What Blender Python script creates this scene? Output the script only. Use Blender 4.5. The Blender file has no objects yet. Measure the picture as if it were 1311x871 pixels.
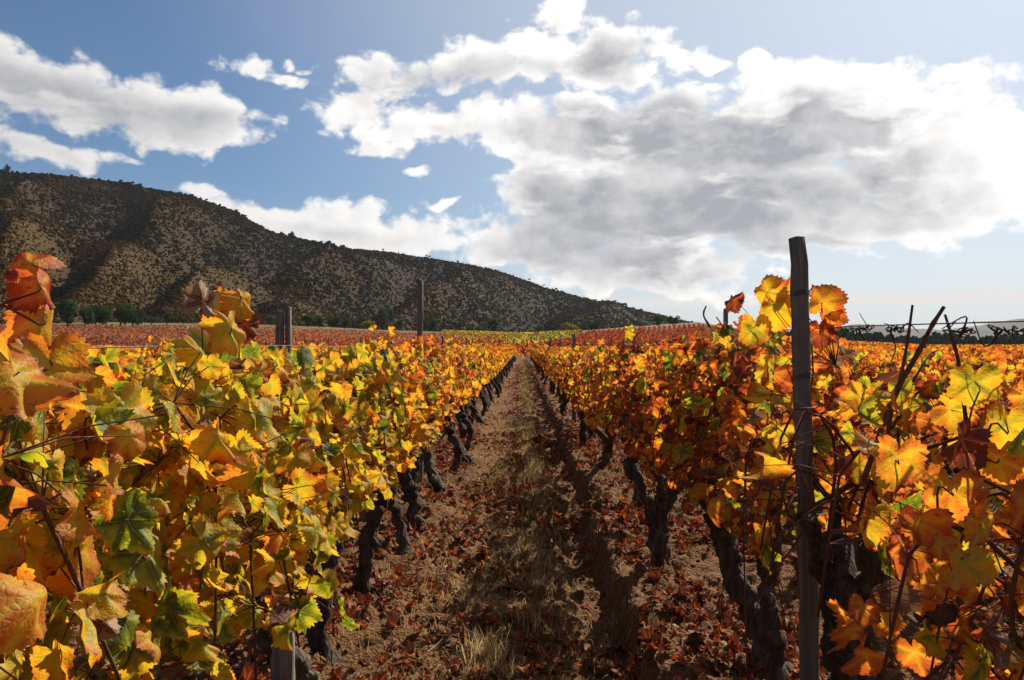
import bpy, math, random
import numpy as np
from mathutils import Vector, Matrix

R = math.radians
scene = bpy.context.scene
COL = scene.collection

# ------------------------------------------------------------------ camera
EYE = 1.5
cam_data = bpy.data.cameras.new("camera")
cam_data.sensor_width = 36.0
cam_data.lens = 28.0
cam_data.clip_start = 0.05
cam_data.clip_end = 40000
cam = bpy.data.objects.new("camera", cam_data)
cam.location = (0, 0, EYE)
cam.rotation_euler = (R(90.37), 0, R(0.73))
COL.objects.link(cam)
scene.camera = cam

# ------------------------------------------------------------------ view
scene.view_settings.view_transform = 'Standard'
scene.view_settings.look = 'None'
scene.view_settings.gamma = 1.0
scene.view_settings.use_curve_mapping = False
scene.view_settings.exposure = 0.68
scene.render.engine = 'CYCLES'
cy = scene.cycles
cy.use_denoising = True
cy.max_bounces = 6
cy.diffuse_bounces = 3
cy.glossy_bounces = 2
cy.transmission_bounces = 4
cy.transparent_max_bounces = 8
cy.volume_bounces = 0
cy.sample_clamp_indirect = 6.0

# ------------------------------------------------------------------ sun
SUN_AZ, SUN_EL = 35.0, 37.0            # degrees to the right of +Y, above the horizon
SUN = Vector((math.sin(R(SUN_AZ)) * math.cos(R(SUN_EL)), math.cos(R(SUN_AZ)) * math.cos(R(SUN_EL)), math.sin(R(SUN_EL))))
sun_data = bpy.data.lights.new("sun", 'SUN')
sun_data.energy = 5.0
sun_data.angle = R(0.53)
sun_data.color = (1.0, 0.90, 0.76)
sun = bpy.data.objects.new("sun", sun_data)
sun.rotation_euler = SUN.to_track_quat('Z', 'Y').to_euler()
sun.location = (30, 20, 40)
COL.objects.link(sun)


# ------------------------------------------------------------------ node helper
class NT:
    def __init__(self, tree):
        self.t = tree
        self.n = tree.nodes
        self.l = tree.links

    def set(self, sock, v):
        if hasattr(v, 'is_output'):
            self.l.new(v, sock)
        elif v is not None:
            sock.default_value = v

    def math(self, op, a, b=None, c=None, clamp=False):
        n = self.n.new('ShaderNodeMath')
        n.operation = op
        n.use_clamp = clamp
        self.set(n.inputs[0], a)
        if b is not None:
            self.set(n.inputs[1], b)
        if c is not None:
            self.set(n.inputs[2], c)
        return n.outputs[0]

    def vmath(self, op, a, b=None, scale=None):
        n = self.n.new('ShaderNodeVectorMath')
        n.operation = op
        self.set(n.inputs[0], a)
        if b is not None:
            self.set(n.inputs[1], b)
        if scale is not None:
            self.set(n.inputs['Scale'], scale)
        return n.outputs['Value'] if op in ('LENGTH', 'DOT_PRODUCT', 'DISTANCE') else n.outputs[0]

    def noise(self, vec, scale, detail=4, rough=0.5, dist=0.0, lac=2.0, w=None):
        n = self.n.new('ShaderNodeTexNoise')
        if w is not None:
            n.noise_dimensions = '4D'
            self.set(n.inputs['W'], w)
        self.set(n.inputs['Vector'], vec)
        n.inputs['Scale'].default_value = scale
        n.inputs['Detail'].default_value = detail
        n.inputs['Roughness'].default_value = rough
        n.inputs['Distortion'].default_value = dist
        n.inputs['Lacunarity'].default_value = lac
        return n.outputs[0]

    def voronoi(self, vec, scale, feature='F1', detail=0):
        n = self.n.new('ShaderNodeTexVoronoi')
        n.feature = feature
        self.set(n.inputs['Vector'], vec)
        n.inputs['Scale'].default_value = scale
        if 'Detail' in n.inputs:
            n.inputs['Detail'].default_value = detail
        return n.outputs['Distance']

    def ramp(self, fac, stops, interp='LINEAR'):
        n = self.n.new('ShaderNodeValToRGB')
        cr = n.color_ramp
        cr.interpolation = interp
        while len(cr.elements) > 1:
            cr.elements.remove(cr.elements[-1])
        for i, (p, c) in enumerate(stops):
            e = cr.elements[0] if i == 0 else cr.elements.new(p)
            e.position = p
            e.color = (*c, 1) if len(c) == 3 else c
        self.set(n.inputs[0], fac)
        return n.outputs[0]

    def maprange(self, v, a, b, c=0.0, d=1.0, smooth=True):
        n = self.n.new('ShaderNodeMapRange')
        n.interpolation_type = 'SMOOTHSTEP' if smooth else 'LINEAR'
        self.set(n.inputs[0], v)
        for i, x in enumerate((a, b, c, d)):
            self.set(n.inputs[i + 1], x)
        return n.outputs[0]

    def mix(self, fac, a, b, blend='MIX'):
        n = self.n.new('ShaderNodeMix')
        n.data_type = 'RGBA'
        n.blend_type = blend
        self.set(n.inputs[0], fac)
        self.set(n.inputs[6], (*a, 1) if isinstance(a, tuple) and len(a) == 3 else a)
        self.set(n.inputs[7], (*b, 1) if isinstance(b, tuple) and len(b) == 3 else b)
        return n.outputs[2]

    def sep(self, v):
        n = self.n.new('ShaderNodeSeparateXYZ')
        self.set(n.inputs[0], v)
        return n.outputs

    def comb(self, x, y, z):
        n = self.n.new('ShaderNodeCombineXYZ')
        for i, a in enumerate((x, y, z)):
            self.set(n.inputs[i], a)
        return n.outputs[0]

    def mapping(self, v, loc=(0, 0, 0), rot=(0, 0, 0), scale=(1, 1, 1), kind='POINT'):
        n = self.n.new('ShaderNodeMapping')
        n.vector_type = kind
        self.set(n.inputs[0], v)
        n.inputs['Location'].default_value = loc
        n.inputs['Rotation'].default_value = rot
        n.inputs['Scale'].default_value = scale
        return n.outputs[0]

    def attr(self, name):
        n = self.n.new('ShaderNodeAttribute')
        n.attribute_name = name
        return n

    def bump(self, height, strength=0.5, dist=0.02):
        n = self.n.new('ShaderNodeBump')
        n.inputs['Strength'].default_value = strength
        n.inputs['Distance'].default_value = dist
        self.set(n.inputs['Height'], height)
        return n.outputs[0]


# ------------------------------------------------------------------ world: sky and clouds
world = bpy.data.worlds.new("World")
world.use_nodes = True
SKY_STRENGTH = 0.051
SKY_TINT = (.69, .87, 1.03)
VPX, VPY, FPX = 668.0, 442.0, 1020.0


def sky_pt(px, py):
    u, v = (px - VPX) / FPX, (VPY - py) / FPX
    az = math.atan(u)
    return az, v * math.cos(az)


# cumulus banks: centre, half axes (in thousandths of the field of view), tilt, weight
CLOUDS = [
    (110, 120, 165, 50, -6, 1.0), (235, 135, 120, 46, -8, 1.0), (45, 180, 95, 20, -10, .8), (20, 100, 90, 36, -8, 1.0),
    (130, 190, 60, 14, -8, .7), (262, 178, 40, 22, 0, .6),
    (313, 82, 46, 18, 0, .9), (362, 72, 12, 10, 0, .6), (390, 84, 22, 11, 0, .65), (372, 100, 55, 17, -12, .8),
    (500, 92, 85, 32, 4, .95), (600, 82, 110, 34, 4, 1.0), (455, 140, 75, 38, 0, .85), (480, 178, 60, 22, 0, .7),
    (560, 150, 110, 34, 0, .85), (690, 60, 60, 52, 0, 1.0), (700, 22, 62, 28, 10, .9), (770, 75, 90, 48, 0, 1.05),
    (850, 70, 70, 22, 4, .75), (910, 72, 30, 14, 0, .65), (968, 72, 26, 17, 20, .85), (640, 150, 110, 40, 0, .8),
    (760, 180, 150, 60, 0, 1.1), (900, 190, 220, 85, 0, 1.25), (1060, 145, 190, 65, -4, 1.2), (1180, 190, 140, 85, 0, 1.2),
    (1130, 110, 90, 32, 0, .9), (1270, 225, 100, 80, 0, 1.0), (1340, 190, 110, 70, 0, .9), (1290, 120, 50, 14, 0, .6),
    (760, 255, 130, 50, 0, 1.15), (920, 270, 260, 60, 0, 1.25), (1080, 270, 190, 48, -3, 1.1), (1200, 265, 120, 34, 0, .8),
    (760, 325, 110, 36, -4, 1.05), (860, 338, 110, 26, -3, .95), (1010, 318, 140, 18, 0, .85), (850, 372, 110, 17, -4, .8),
    (735, 295, 110, 60, 0, 1.2), (820, 345, 150, 40, 0, 1.15), (690, 230, 70, 40, 0, 1.0), (1120, 330, 70, 11, 0, .6),
    (262, 244, 45, 12, 0, .7), (330, 268, 85, 26, -8, .9), (430, 288, 115, 46, -6, 1.0), (520, 308, 110, 42, -8, 1.05),
    (628, 310, 62, 44, 0, 1.0), (590, 330, 90, 24, 0, .8), (575, 254, 26, 8, 0, .6), (530, 262, 16, 8, -30, .5),
    (540, 216, 26, 9, 0, .65), (240, 222, 18, 6, 0, .4), (930, 352, 20, 5, 0, .5), (990, 352, 30, 5, 0, .5),
    (-120, 150, 120, 50, 0, .9), (-300, 240, 200, 60, 0, .9), (1560, 240, 200, 70, 0, .9),
]
GREY = [
    (830, 165, 150, 52, 0, 1.0), (950, 182, 210, 48, 0, 1.0), (1120, 152, 90, 20, -4, .5), (1100, 212, 120, 24, -3, .8), (690, 175, 90, 30, 0, .6),
    (760, 262, 140, 56, 0, .95), (920, 268, 250, 52, 0, 1.0), (1100, 284, 120, 18, 0, .6), (760, 328, 150, 40, -4, .9),
    (870, 322, 250, 26, 0, .8), (840, 355, 140, 20, 0, .7), (770, 74, 62, 36, 0, .75), (590, 104, 180, 32, 3, .75), (470, 110, 70, 20, 0, .55),
    (90, 122, 170, 34, -6, .8), (230, 142, 120, 26, -8, .6), (60, 182, 90, 12, -8, .35), (1010, 322, 130, 9, 0, .55), (440, 305, 130, 18, -6, .35), (-120, 160, 120, 40, 0, .6),
    (560, 160, 120, 14, 0, .3), (740, 300, 110, 50, 0, .9), (960, 225, 190, 34, 0, .6), (700, 225, 80, 30, 0, .6),
]


def blob_field(g, P, blobs, smooth=0.12):
    out = None
    px_, py_ = g.sep(P)[:2]
    for (px, py, a, b, rot, w) in blobs:
        az, e = sky_pt(px, py)
        # z carries the running result (scaled away) so that the blobs are evaluated one after another
        m = g.mapping(P if out is None else g.comb(px_, py_, out), (az, e, 0), (0, 0, R(rot)), (a / FPX, b / FPX, 1e6), 'TEXTURE')
        d = g.vmath('LENGTH', m)
        v = g.maprange(d, 0.0, 1.75, w, 0.0)
        out = v if out is None else g.math('SMOOTH_MAX', out, v, smooth)
    return out


def near_blobs(blobs, px0, px1):
    return [b for b in blobs if b[0] + 2.1 * b[2] + 60 > px0 and b[0] - 2.1 * b[2] - 60 < px1]


def build_world():
    tree = world.node_tree
    tree.nodes.clear()
    w = NT(tree)
    tc = w.n.new('ShaderNodeTexCoord')
    x, y, z = w.sep(tc.outputs['Generated'])[:3]
    az = w.math('ARCTAN2', x, y)
    h = w.math('SQRT', w.math('ADD', w.math('MULTIPLY', x, x), w.math('MULTIPLY', y, y)))
    e = w.math('DIVIDE', z, w.math('MAXIMUM', h, 0.02))
    P = w.comb(az, e, 0.0)
    sky = w.n.new('ShaderNodeTexSky')
    sky.sky_type = 'NISHITA'
    sky.sun_disc = False
    sky.sun_elevation = R(SUN_EL)
    sky.sun_rotation = R(SUN_AZ)
    sky.air_density = 1.0
    sky.dust_density = 0.8
    sky.ozone_density = 2.0
    sd = w.vmath('DOT_PRODUCT', w.vmath('NORMALIZE', tc.outputs['Generated']), tuple(SUN))
    # thin high veil, thicker towards the horizon and towards the sun
    base = w.mix(1.0, sky.outputs[0], SKY_TINT, 'MULTIPLY')
    veil = w.maprange(e, -0.02, 0.20, 1.0, 0.0)
    veil = w.math('MULTIPLY', veil, w.maprange(az, -0.5, 0.35, 0.40, 0.80))
    base = w.mix(veil, base, w.mix(w.maprange(az, -0.5, 0.35), (6.6, 8.0, 9.4), (9.6, 10.2, 10.8)))
    base = w.mix(w.math('MULTIPLY', w.maprange(sd, 0.55, 1.0), 0.55), base, (11.0, 11.2, 11.4))

    def cloud_colour(px0, px1):
        cl, gr = near_blobs(CLOUDS, px0, px1), near_blobs(GREY, px0, px1)
        Ps = w.vmath('MULTIPLY', P, (1.0, 1.25, 1.0))

        def billow(p):
            f1 = w.noise(p, 11.0, 10, 0.60)
            v = w.voronoi(p, 24.0, 'F1', 3)
            return w.math('ADD', w.math('MULTIPLY', w.math('SUBTRACT', f1, 0.5), 1.75), w.math('MULTIPLY', w.math('SUBTRACT', 0.42, v), 0.40))
        wn = w.n.new('ShaderNodeTexNoise')
        w.set(wn.inputs['Vector'], Ps)
        wn.inputs['Scale'].default_value = 10.0
        wn.inputs['Detail'].default_value = 4
        warp = w.vmath('SCALE', w.vmath('SUBTRACT', wn.outputs['Color'], (0.5, 0.5, 0.5)), scale=0.075)
        Pw = w.vmath('ADD', P, warp)
        Pq = w.vmath('ADD', Ps, w.vmath('SCALE', warp, scale=0.45))
        n1 = billow(Pq)
        n2 = billow(w.vmath('ADD', Pq, (0.012, 0.016, 0.0)))
        field = blob_field(w, Pw, cl) if cl else 0.0
        D = w.math('ADD', field, w.math('MULTIPLY', n1, w.maprange(field, 0.0, 0.20)))
        alpha = w.maprange(D, 0.19, 0.50)
        rim = w.math('SUBTRACT', n1, n2)
        shade = w.math('ADD', w.math('MULTIPLY', w.maprange(D, 0.45, 1.4), 0.20), w.math('MULTIPLY', n1, 0.10))
        if gr:
            grey = blob_field(w, Pw, gr, 0.2)
            gsum = w.math('ADD', grey, w.math('MULTIPLY', n1, 0.20))
            lay = w.noise(w.vmath('MULTIPLY', Pw, (1.0, 2.8, 1.0)), 6.0, 7, 0.55)
            gs = w.math('MULTIPLY', w.maprange(gsum, -0.08, 0.80), w.maprange(w.math('ADD', field, w.math('MULTIPLY', n1, 0.30)), 0.22, 0.80))
            gs = w.math('MULTIPLY', gs, w.math('ADD', 0.42, w.math('MULTIPLY', lay, 0.85)))
            hole = w.noise(w.vmath('ADD', w.vmath('MULTIPLY', Pq, (1.0, 2.1, 1.0)), (3.1, 1.7, 0.0)), 8.0, 9, 0.56)
            gs = w.math('MULTIPLY', gs, w.maprange(hole, 0.53, 0.66, 1.0, 0.42))
            shade = w.math('ADD', shade, gs)
        shade = w.math('SUBTRACT', shade, w.math('MULTIPLY', rim, 0.60), clamp=True)
        fwd = w.maprange(sd, 0.30, 0.95)
        white = w.mix(fwd, (9.6, 9.4, 9.2), (15.0, 14.6, 14.2))
        dark = w.mix(fwd, (4.5, 4.7, 5.2), (5.1, 5.25, 5.7))
        ccol = w.mix(shade, white, dark)
        b2 = base
        if px1 > 700:
            sn = w.noise(w.vmath('MULTIPLY', P, (1.0, 9.0, 1.0)), 6.0, 5, 0.5)
            se = w.math('ADD', e, w.math('MULTIPLY', w.math('SUBTRACT', sn, 0.5), 0.010))
            st = w.math('MULTIPLY', w.maprange(se, 0.045, 0.050), w.maprange(se, 0.053, 0.064, 1.0, 0.0))
            st = w.math('MULTIPLY', st, w.maprange(az, 0.05, 0.22))
            b2 = w.mix(w.math('MULTIPLY', st, 0.85), base, (10.8, 10.4, 9.8))
        return w.mix(alpha, b2, ccol)

    def background(c):
        bg = w.n.new('ShaderNodeBackground')
        bg.inputs[1].default_value = SKY_STRENGTH
        w.l.new(c, bg.inputs[0])
        return bg.outputs[0]

    def pick(cond, a, b):
        m = w.n.new('ShaderNodeMixShader')
        w.l.new(cond, m.inputs[0])
        w.l.new(a, m.inputs[1])
        w.l.new(b, m.inputs[2])
        return m.outputs[0]
    # the cloud bank lies between these bearings; each stretch of it only looks at its own clouds
    cuts = [-520, 190, 430, 640, 900, 1130, 1750]
    sh = background(base)
    for i in range(len(cuts) - 2, -1, -1):
        seg = background(cloud_colour(cuts[i], cuts[i + 1]))
        c = w.math('MULTIPLY', w.math('GREATER_THAN', az, sky_pt(cuts[i], 0)[0]), w.math('LESS_THAN', az, sky_pt(cuts[i + 1], 0)[0]))
        c = w.math('MULTIPLY', c, w.math('MULTIPLY', w.math('GREATER_THAN', e, -0.01), w.math('LESS_THAN', e, 0.55)))
        sh = pick(c, sh, seg)
    out = w.n.new('ShaderNodeOutputWorld')
    w.l.new(sh, out.inputs[0])
    world.cycles.sampling_method = 'MANUAL'
    world.cycles.sample_map_resolution = 512


build_world()
scene.world = world
#SKYTEST

# ------------------------------------------------------------------ object helpers


def tag(o, label=None, cat=None, group=None, kind=None):
    if label:
        o['label'] = label
    if cat:
        o['category'] = cat
    if group:
        o['group'] = group
    if kind:
        o['kind'] = kind
    return o


def empty(name, loc=(0, 0, 0), rz=0.0):
    o = bpy.data.objects.new(name, None)
    o.empty_display_size = 0.2
    o.location = loc
    o.rotation_euler = (0, 0, rz)
    COL.objects.link(o)
    return o


class MB:
    """Collects numpy pieces: vertices, faces of 3 or 4 corners, point attributes."""

    def __init__(self):
        self.v, self.t, self.q, self.n = [], [], [], 0
        self.at = {}

    def add(self, V, T=None, Q=None, **attrs):
        V = np.asarray(V, dtype=np.float32)
        if T is not None and len(T):
            self.t.append(np.asarray(T, dtype=np.int64) + self.n)
        if Q is not None and len(Q):
            self.q.append(np.asarray(Q, dtype=np.int64) + self.n)
        for k, a in attrs.items():
            self.at.setdefault(k, []).append(np.asarray(a, dtype=np.float32))
        self.v.append(V)
        self.n += len(V)

    def mesh(self, name, mat, smooth=True):
        V = np.concatenate(self.v) if self.v else np.zeros((0, 3), np.float32)
        T = np.concatenate(self.t) if self.t else np.zeros((0, 3), np.int64)
        Q = np.concatenate(self.q) if self.q else np.zeros((0, 4), np.int64)
        me = bpy.data.meshes.new(name)
        me.vertices.add(len(V))
        me.vertices.foreach_set('co', V.ravel())
        loops = np.concatenate([T.ravel(), Q.ravel()]).astype(np.int32)
        me.loops.add(len(loops))
        me.loops.foreach_set('vertex_index', loops)
        me.polygons.add(len(T) + len(Q))
        starts = np.concatenate([np.arange(len(T)) * 3, len(T) * 3 + np.arange(len(Q)) * 4]).astype(np.int32)
        me.polygons.foreach_set('loop_start', starts)
        me.polygons.foreach_set('use_smooth', np.full(len(T) + len(Q), smooth))
        for k, parts in self.at.items():
            a = np.concatenate(parts)
            if a.ndim == 1:
                me.attributes.new(k, 'FLOAT', 'POINT').data.foreach_set('value', a)
            else:
                me.attributes.new(k, 'FLOAT_VECTOR', 'POINT').data.foreach_set('vector', a.ravel())
        me.materials.append(mat)
        me.update(calc_edges=True)
        return me

    def build(self, name, mat, parent=None, smooth=True, loc=None):
        o = bpy.data.objects.new(name, self.mesh(name, mat, smooth))
        COL.objects.link(o)
        if parent:
            o.parent = parent
        if loc is not None:
            o.location = loc
        return o


def link_mesh(name, me, parent=None):
    o = bpy.data.objects.new(name, me)
    COL.objects.link(o)
    if parent:
        o.parent = parent
    return o


def kids(o, _map={}):
    return [c for c in bpy.data.objects if c.parent == o]


# ---- numpy noise
_pr = np.random.default_rng(11)
_perm = _pr.permutation(4096)
_val = _pr.random(4096)


def vnoise(x, y):
    xi, yi = np.floor(x).astype(np.int64), np.floor(y).astype(np.int64)
    fx, fy = x - xi, y - yi
    fx, fy = fx * fx * (3 - 2 * fx), fy * fy * (3 - 2 * fy)

    def h(a, b):
        return _val[(_perm[(a & 4095)] + b * 57) & 4095]
    return (h(xi, yi) * (1 - fx) + h(xi + 1, yi) * fx) * (1 - fy) + (h(xi, yi + 1) * (1 - fx) + h(xi + 1, yi + 1) * fx) * fy


def fbm(x, y, octv=4, gain=0.5):
    s, a, t = 0, 1.0, 0
    for i in range(octv):
        s = s + a * vnoise(x * 2 ** i + 17.3 * i, y * 2 ** i - 9.1 * i)
        t += a
        a *= gain
    return s / t


def sstep(a, b, x):
    t = np.clip((x - a) / (b - a), 0, 1)
    return t * t * (3 - 2 * t)


def tube(mb, pts, rad, nseg=8, rough=0.0, seed=0, cap=True, **attrs):
    """Tube through pts (n,3) with radii; rough adds lumps."""
    pts = np.asarray(pts, dtype=float)
    n = len(pts)
    rad = np.broadcast_to(np.asarray(rad, dtype=float), (n,))
    tan = np.gradient(pts, axis=0)
    tan /= np.linalg.norm(tan, axis=1)[:, None] + 1e-9
    ref = np.array([0.31, 0.95, 0.02]) if abs(tan[0][1]) < 0.8 else np.array([1.0, 0.1, 0.2])
    A = np.cross(tan, ref)
    A /= np.linalg.norm(A, axis=1)[:, None] + 1e-9
    B = np.cross(tan, A)
    ang = np.linspace(0, 2 * math.pi, nseg, endpoint=False)
    rr = rad[:, None] * np.ones((1, nseg))
    if rough:
        ii = np.arange(n)[:, None]
        rr = rr * (1 + rough * (2 * fbm(np.cos(ang)[None] * 1.3 + seed * 3.7 + ii * .05, np.sin(ang)[None] * 1.3 + ii * 0.33 + seed, 3) - 1) * 2)
    V = pts[:, None, :] + rr[..., None] * (np.cos(ang)[None, :, None] * A[:, None, :] + np.sin(ang)[None, :, None] * B[:, None, :])
    V = V.reshape(-1, 3)
    i = np.arange(n - 1)[:, None] * nseg
    j = np.arange(nseg)[None]
    k = (j + 1) % nseg
    Q = np.stack([i + j, i + k, i + nseg + k, i + nseg + j], -1).reshape(-1, 4)
    T = None
    if cap:
        V = np.concatenate([V, pts[-1:] + tan[-1:] * rad[-1] * 0.25, pts[:1]])
        c = n * nseg
        jj = np.arange(nseg)
        kk = (jj + 1) % nseg
        T = np.concatenate([np.stack([(n - 1) * nseg + jj, (n - 1) * nseg + kk, np.full(nseg, c)], -1),
                            np.stack([kk, jj, np.full(nseg, c + 1)], -1)])
    mb.add(V, T=T, Q=Q, **{a: np.full(len(V), v) for a, v in attrs.items()})


def smooth_path(ctrl, n):
    """Catmull-Rom through control points."""
    c = np.asarray(ctrl, dtype=float)
    c = np.concatenate([2 * c[:1] - c[1:2], c, 2 * c[-1:] - c[-2:-1]])
    out = []
    m = len(c) - 3
    ts = np.linspace(0, m - 1e-6, n)
    for t in ts:
        i = int(t)
        f = t - i
        p0, p1, p2, p3 = c[i], c[i + 1], c[i + 2], c[i + 3]
        out.append(0.5 * ((2 * p1) + (-p0 + p2) * f + (2 * p0 - 5 * p1 + 4 * p2 - p3) * f * f + (-p0 + 3 * p1 - 3 * p2 + p3) * f ** 3))
    return np.array(out)


# ------------------------------------------------------------------ materials
def new_mat(name):
    m = bpy.data.materials.new(name)
    m.use_nodes = True
    m.node_tree.nodes.clear()
    g = NT(m.node_tree)
    out = g.n.new('ShaderNodeOutputMaterial')
    return m, g, out


def principled(g, out, color, rough=0.85, normal=None, spec=0.3):
    b = g.n.new('ShaderNodeBsdfPrincipled')
    g.set(b.inputs['Base Color'], (*color, 1) if isinstance(color, tuple) and len(color) == 3 else color)
    g.set(b.inputs['Roughness'], rough)
    b.inputs['Specular IOR Level'].default_value = spec
    if normal is not None:
        g.l.new(normal, b.inputs['Normal'])
    g.l.new(b.outputs[0], out.inputs[0])
    return b


LEAF_STOPS = [(0.0, (.055, .10, .012)), (.12, (.15, .20, .012)), (.24, (.36, .34, .018)), (.36, (.56, .37, .020)), (.48, (.54, .24, .020)),
              (.60, (.46, .125, .020)), (.72, (.30, .055, .018)), (.83, (.15, .026, .014)), (.92, (.15, .055, .028)), (1.0, (.42, .30, .18))]


def leaf_material(name, detailed, trans=(1.6, 1.42, 1.08), share=(.52, .22)):
    m, g, out = new_mat(name)
    uv = g.attr('leaf_uv').outputs['Vector']
    tone = g.attr('tone').outputs['Fac']
    u, v, s = g.sep(uv)[:3]
    r = g.math('SQRT', g.math('ADD', g.math('MULTIPLY', u, u), g.math('MULTIPLY', v, v)))
    p3 = g.comb(g.math('ADD', u, g.math('MULTIPLY', s, 37.0)), v, g.math('MULTIPLY', s, 11.0))
    n1 = g.noise(p3, 1.9, 3 if detailed else 1, 0.6)
    t = g.math('ADD', tone, g.math('MULTIPLY', g.math('SUBTRACT', n1, 0.5), 0.55))
    t = g.math('ADD', t, g.math('MULTIPLY', g.maprange(r, 0.25, 0.95), 0.13))
    nrm = None
    if detailed:
        a = g.math('ARCTAN2', g.math('ABSOLUTE', u), v)
        dist = None
        for ang in (0.0, 0.96, 2.0):
            da = g.math('SUBTRACT', a, ang)
            perp = g.math('MULTIPLY', r, g.math('ABSOLUTE', g.math('SINE', da)))
            back = g.math('MULTIPLY', g.math('LESS_THAN', g.math('COSINE', da), 0.2), 1.0)
            perp = g.math('ADD', perp, back)
            dist = perp if dist is None else g.math('MINIMUM', dist, perp)
        ret = g.voronoi(p3, 7.0, 'DISTANCE_TO_EDGE')
        fine = g.voronoi(p3, 22.0, 'DISTANCE_TO_EDGE')
        vein = g.maprange(dist, 0.004, 0.022, 1.0, 0.0)
        veinw = g.maprange(dist, 0.0, 0.16, 1.0, 0.0)
        t = g.math('SUBTRACT', t, g.math('MULTIPLY', veinw, 0.13))
        retv = g.maprange(ret, 0.0, 0.06, 1.0, 0.0)
        t = g.math('SUBTRACT', t, g.math('MULTIPLY', retv, 0.035))
        sp = g.noise(p3, 9.0, 2, 0.6)
        spot = g.maprange(sp, 0.64, 0.72)
        t = g.math('ADD', t, g.math('MULTIPLY', spot, 0.22))
        # curled dead margins
        edge = g.maprange(g.math('ADD', r, g.math('MULTIPLY', g.math('SUBTRACT', n1, 0.5), 0.9)), 0.80, 1.06)
        t = g.math('ADD', t, g.math('MULTIPLY', edge, 0.46))
        hgt = g.math('ADD', g.math('MULTIPLY', g.maprange(dist, 0.0, 0.10), 0.6), g.math('MULTIPLY', g.maprange(ret, 0.0, 0.25), 0.5))
        hgt = g.math('ADD', hgt, g.math('MULTIPLY', fine, 0.25))
        nrm = g.bump(hgt, 0.35, 0.003)
    t = g.math('MINIMUM', g.math('MAXIMUM', t, 0.0), g.math('MAXIMUM', g.math('SUBTRACT', tone, 0.02), 0.9))
    col = g.ramp(t, LEAF_STOPS)
    if detailed:
        col = g.mix(g.math('MULTIPLY', vein, 0.55), col, (.42, .30, .07))
    geo = g.n.new('ShaderNodeNewGeometry')
    # the underside of a vine leaf is paler and duller
    under = g.mix(0.16, col, (.34, .22, .10))
    dcol = g.mix(geo.outputs['Backfacing'], col, under)
    d = g.n.new('ShaderNodeBsdfDiffuse')
    g.l.new(dcol, d.inputs[0])
    tcol = g.mix(1.0, col, trans, 'MULTIPLY')
    tr = g.n.new('ShaderNodeBsdfTranslucent')
    g.l.new(tcol, tr.inputs[0])
    gl = g.n.new('ShaderNodeBsdfGlossy')
    gl.inputs['Roughness'].default_value = 0.55
    gl.inputs[0].default_value = (.9, .9, .9, 1)
    if nrm is not None:
        for n in (d, tr, gl):
            g.l.new(nrm, n.inputs['Normal'])
    mx = g.n.new('ShaderNodeMixShader')
    # dead, brown leaves let less light through
    g.set(mx.inputs[0], g.maprange(t, 0.75, 0.95, share[0], share[1]))
    g.l.new(d.outputs[0], mx.inputs[1])
    g.l.new(tr.outputs[0], mx.inputs[2])
    mx2 = g.n.new('ShaderNodeMixShader')
    mx2.inputs[0].default_value = 0.018
    g.l.new(mx.outputs[0], mx2.inputs[1])
    g.l.new(gl.outputs[0], mx2.inputs[2])
    g.l.new(mx2.outputs[0], out.inputs[0])
    return m


M = {}
M['leaf'] = leaf_material('vine leaf', True)
M['leaf_far'] = leaf_material('vine leaf plain', False)
M['leaf_fallen'] = leaf_material('fallen leaf', True, (1.15, .85, .65), (.30, .14))


def bark_material(name, c0, c1, c2, scale=26.0, bump=0.9, stretch=0.16, moss=0.0):
    m, g, out = new_mat(name)
    tc = g.n.new('ShaderNodeTexCoord')
    p = g.mapping(tc.outputs['Object'], scale=(1, 1, stretch))
    n1 = g.noise(p, scale, 6, 0.62, 0.6)
    n2 = g.noise(tc.outputs['Object'], 7.0, 3)
    v = g.voronoi(p, scale * 1.3, 'DISTANCE_TO_EDGE')
    f = g.math('ADD', g.math('MULTIPLY', n1, 0.75), g.math('MULTIPLY', n2, 0.3))
    col = g.ramp(f, [(.30, c0), (.52, c1), (.75, c2)])
    if moss:
        col = g.mix(g.math('MULTIPLY', g.maprange(n2, .58, .70), moss), col, (.16, .16, .11))
    h = g.math('ADD', n1, g.math('MULTIPLY', g.maprange(v, 0, .25), 0.5))
    principled(g, out, col, 0.92, g.bump(h, bump, 0.012), 0.15)
    return m


M['bark'] = bark_material('vine bark', (.018, .012, .009), (.060, .043, .032), (.15, .115, .085), moss=.6)
M['cane'] = bark_material('vine cane', (.07, .028, .016), (.13, .055, .030), (.22, .12, .07), 40, .3, .1)
M['tendril'] = bark_material('dry tendril', (.03, .02, .014), (.06, .04, .03), (.12, .08, .05), 60, .2, .3)
M['post'] = bark_material('weathered post wood', (.075, .056, .043), (.17, .135, .105), (.34, .29, .24), 34, .8, .035, moss=.5)
M['post_pale'] = bark_material('grey post wood', (.10, .082, .068), (.17, .145, .12), (.27, .24, .205), 34, .7, .035)
M['trunk'] = bark_material('tree bark', (.03, .024, .02), (.08, .06, .05), (.14, .11, .09), 3, .8, .2)
m, g, out = new_mat('rusty wire')
tc = g.n.new('ShaderNodeTexCoord')
principled(g, out, g.ramp(g.noise(tc.outputs['Object'], 14, 3), [(.35, (.05, .035, .028)), (.65, (.14, .11, .09))]), 0.6, None, 0.5).inputs['Metallic'].default_value = 0.6
M['wire'] = m


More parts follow.
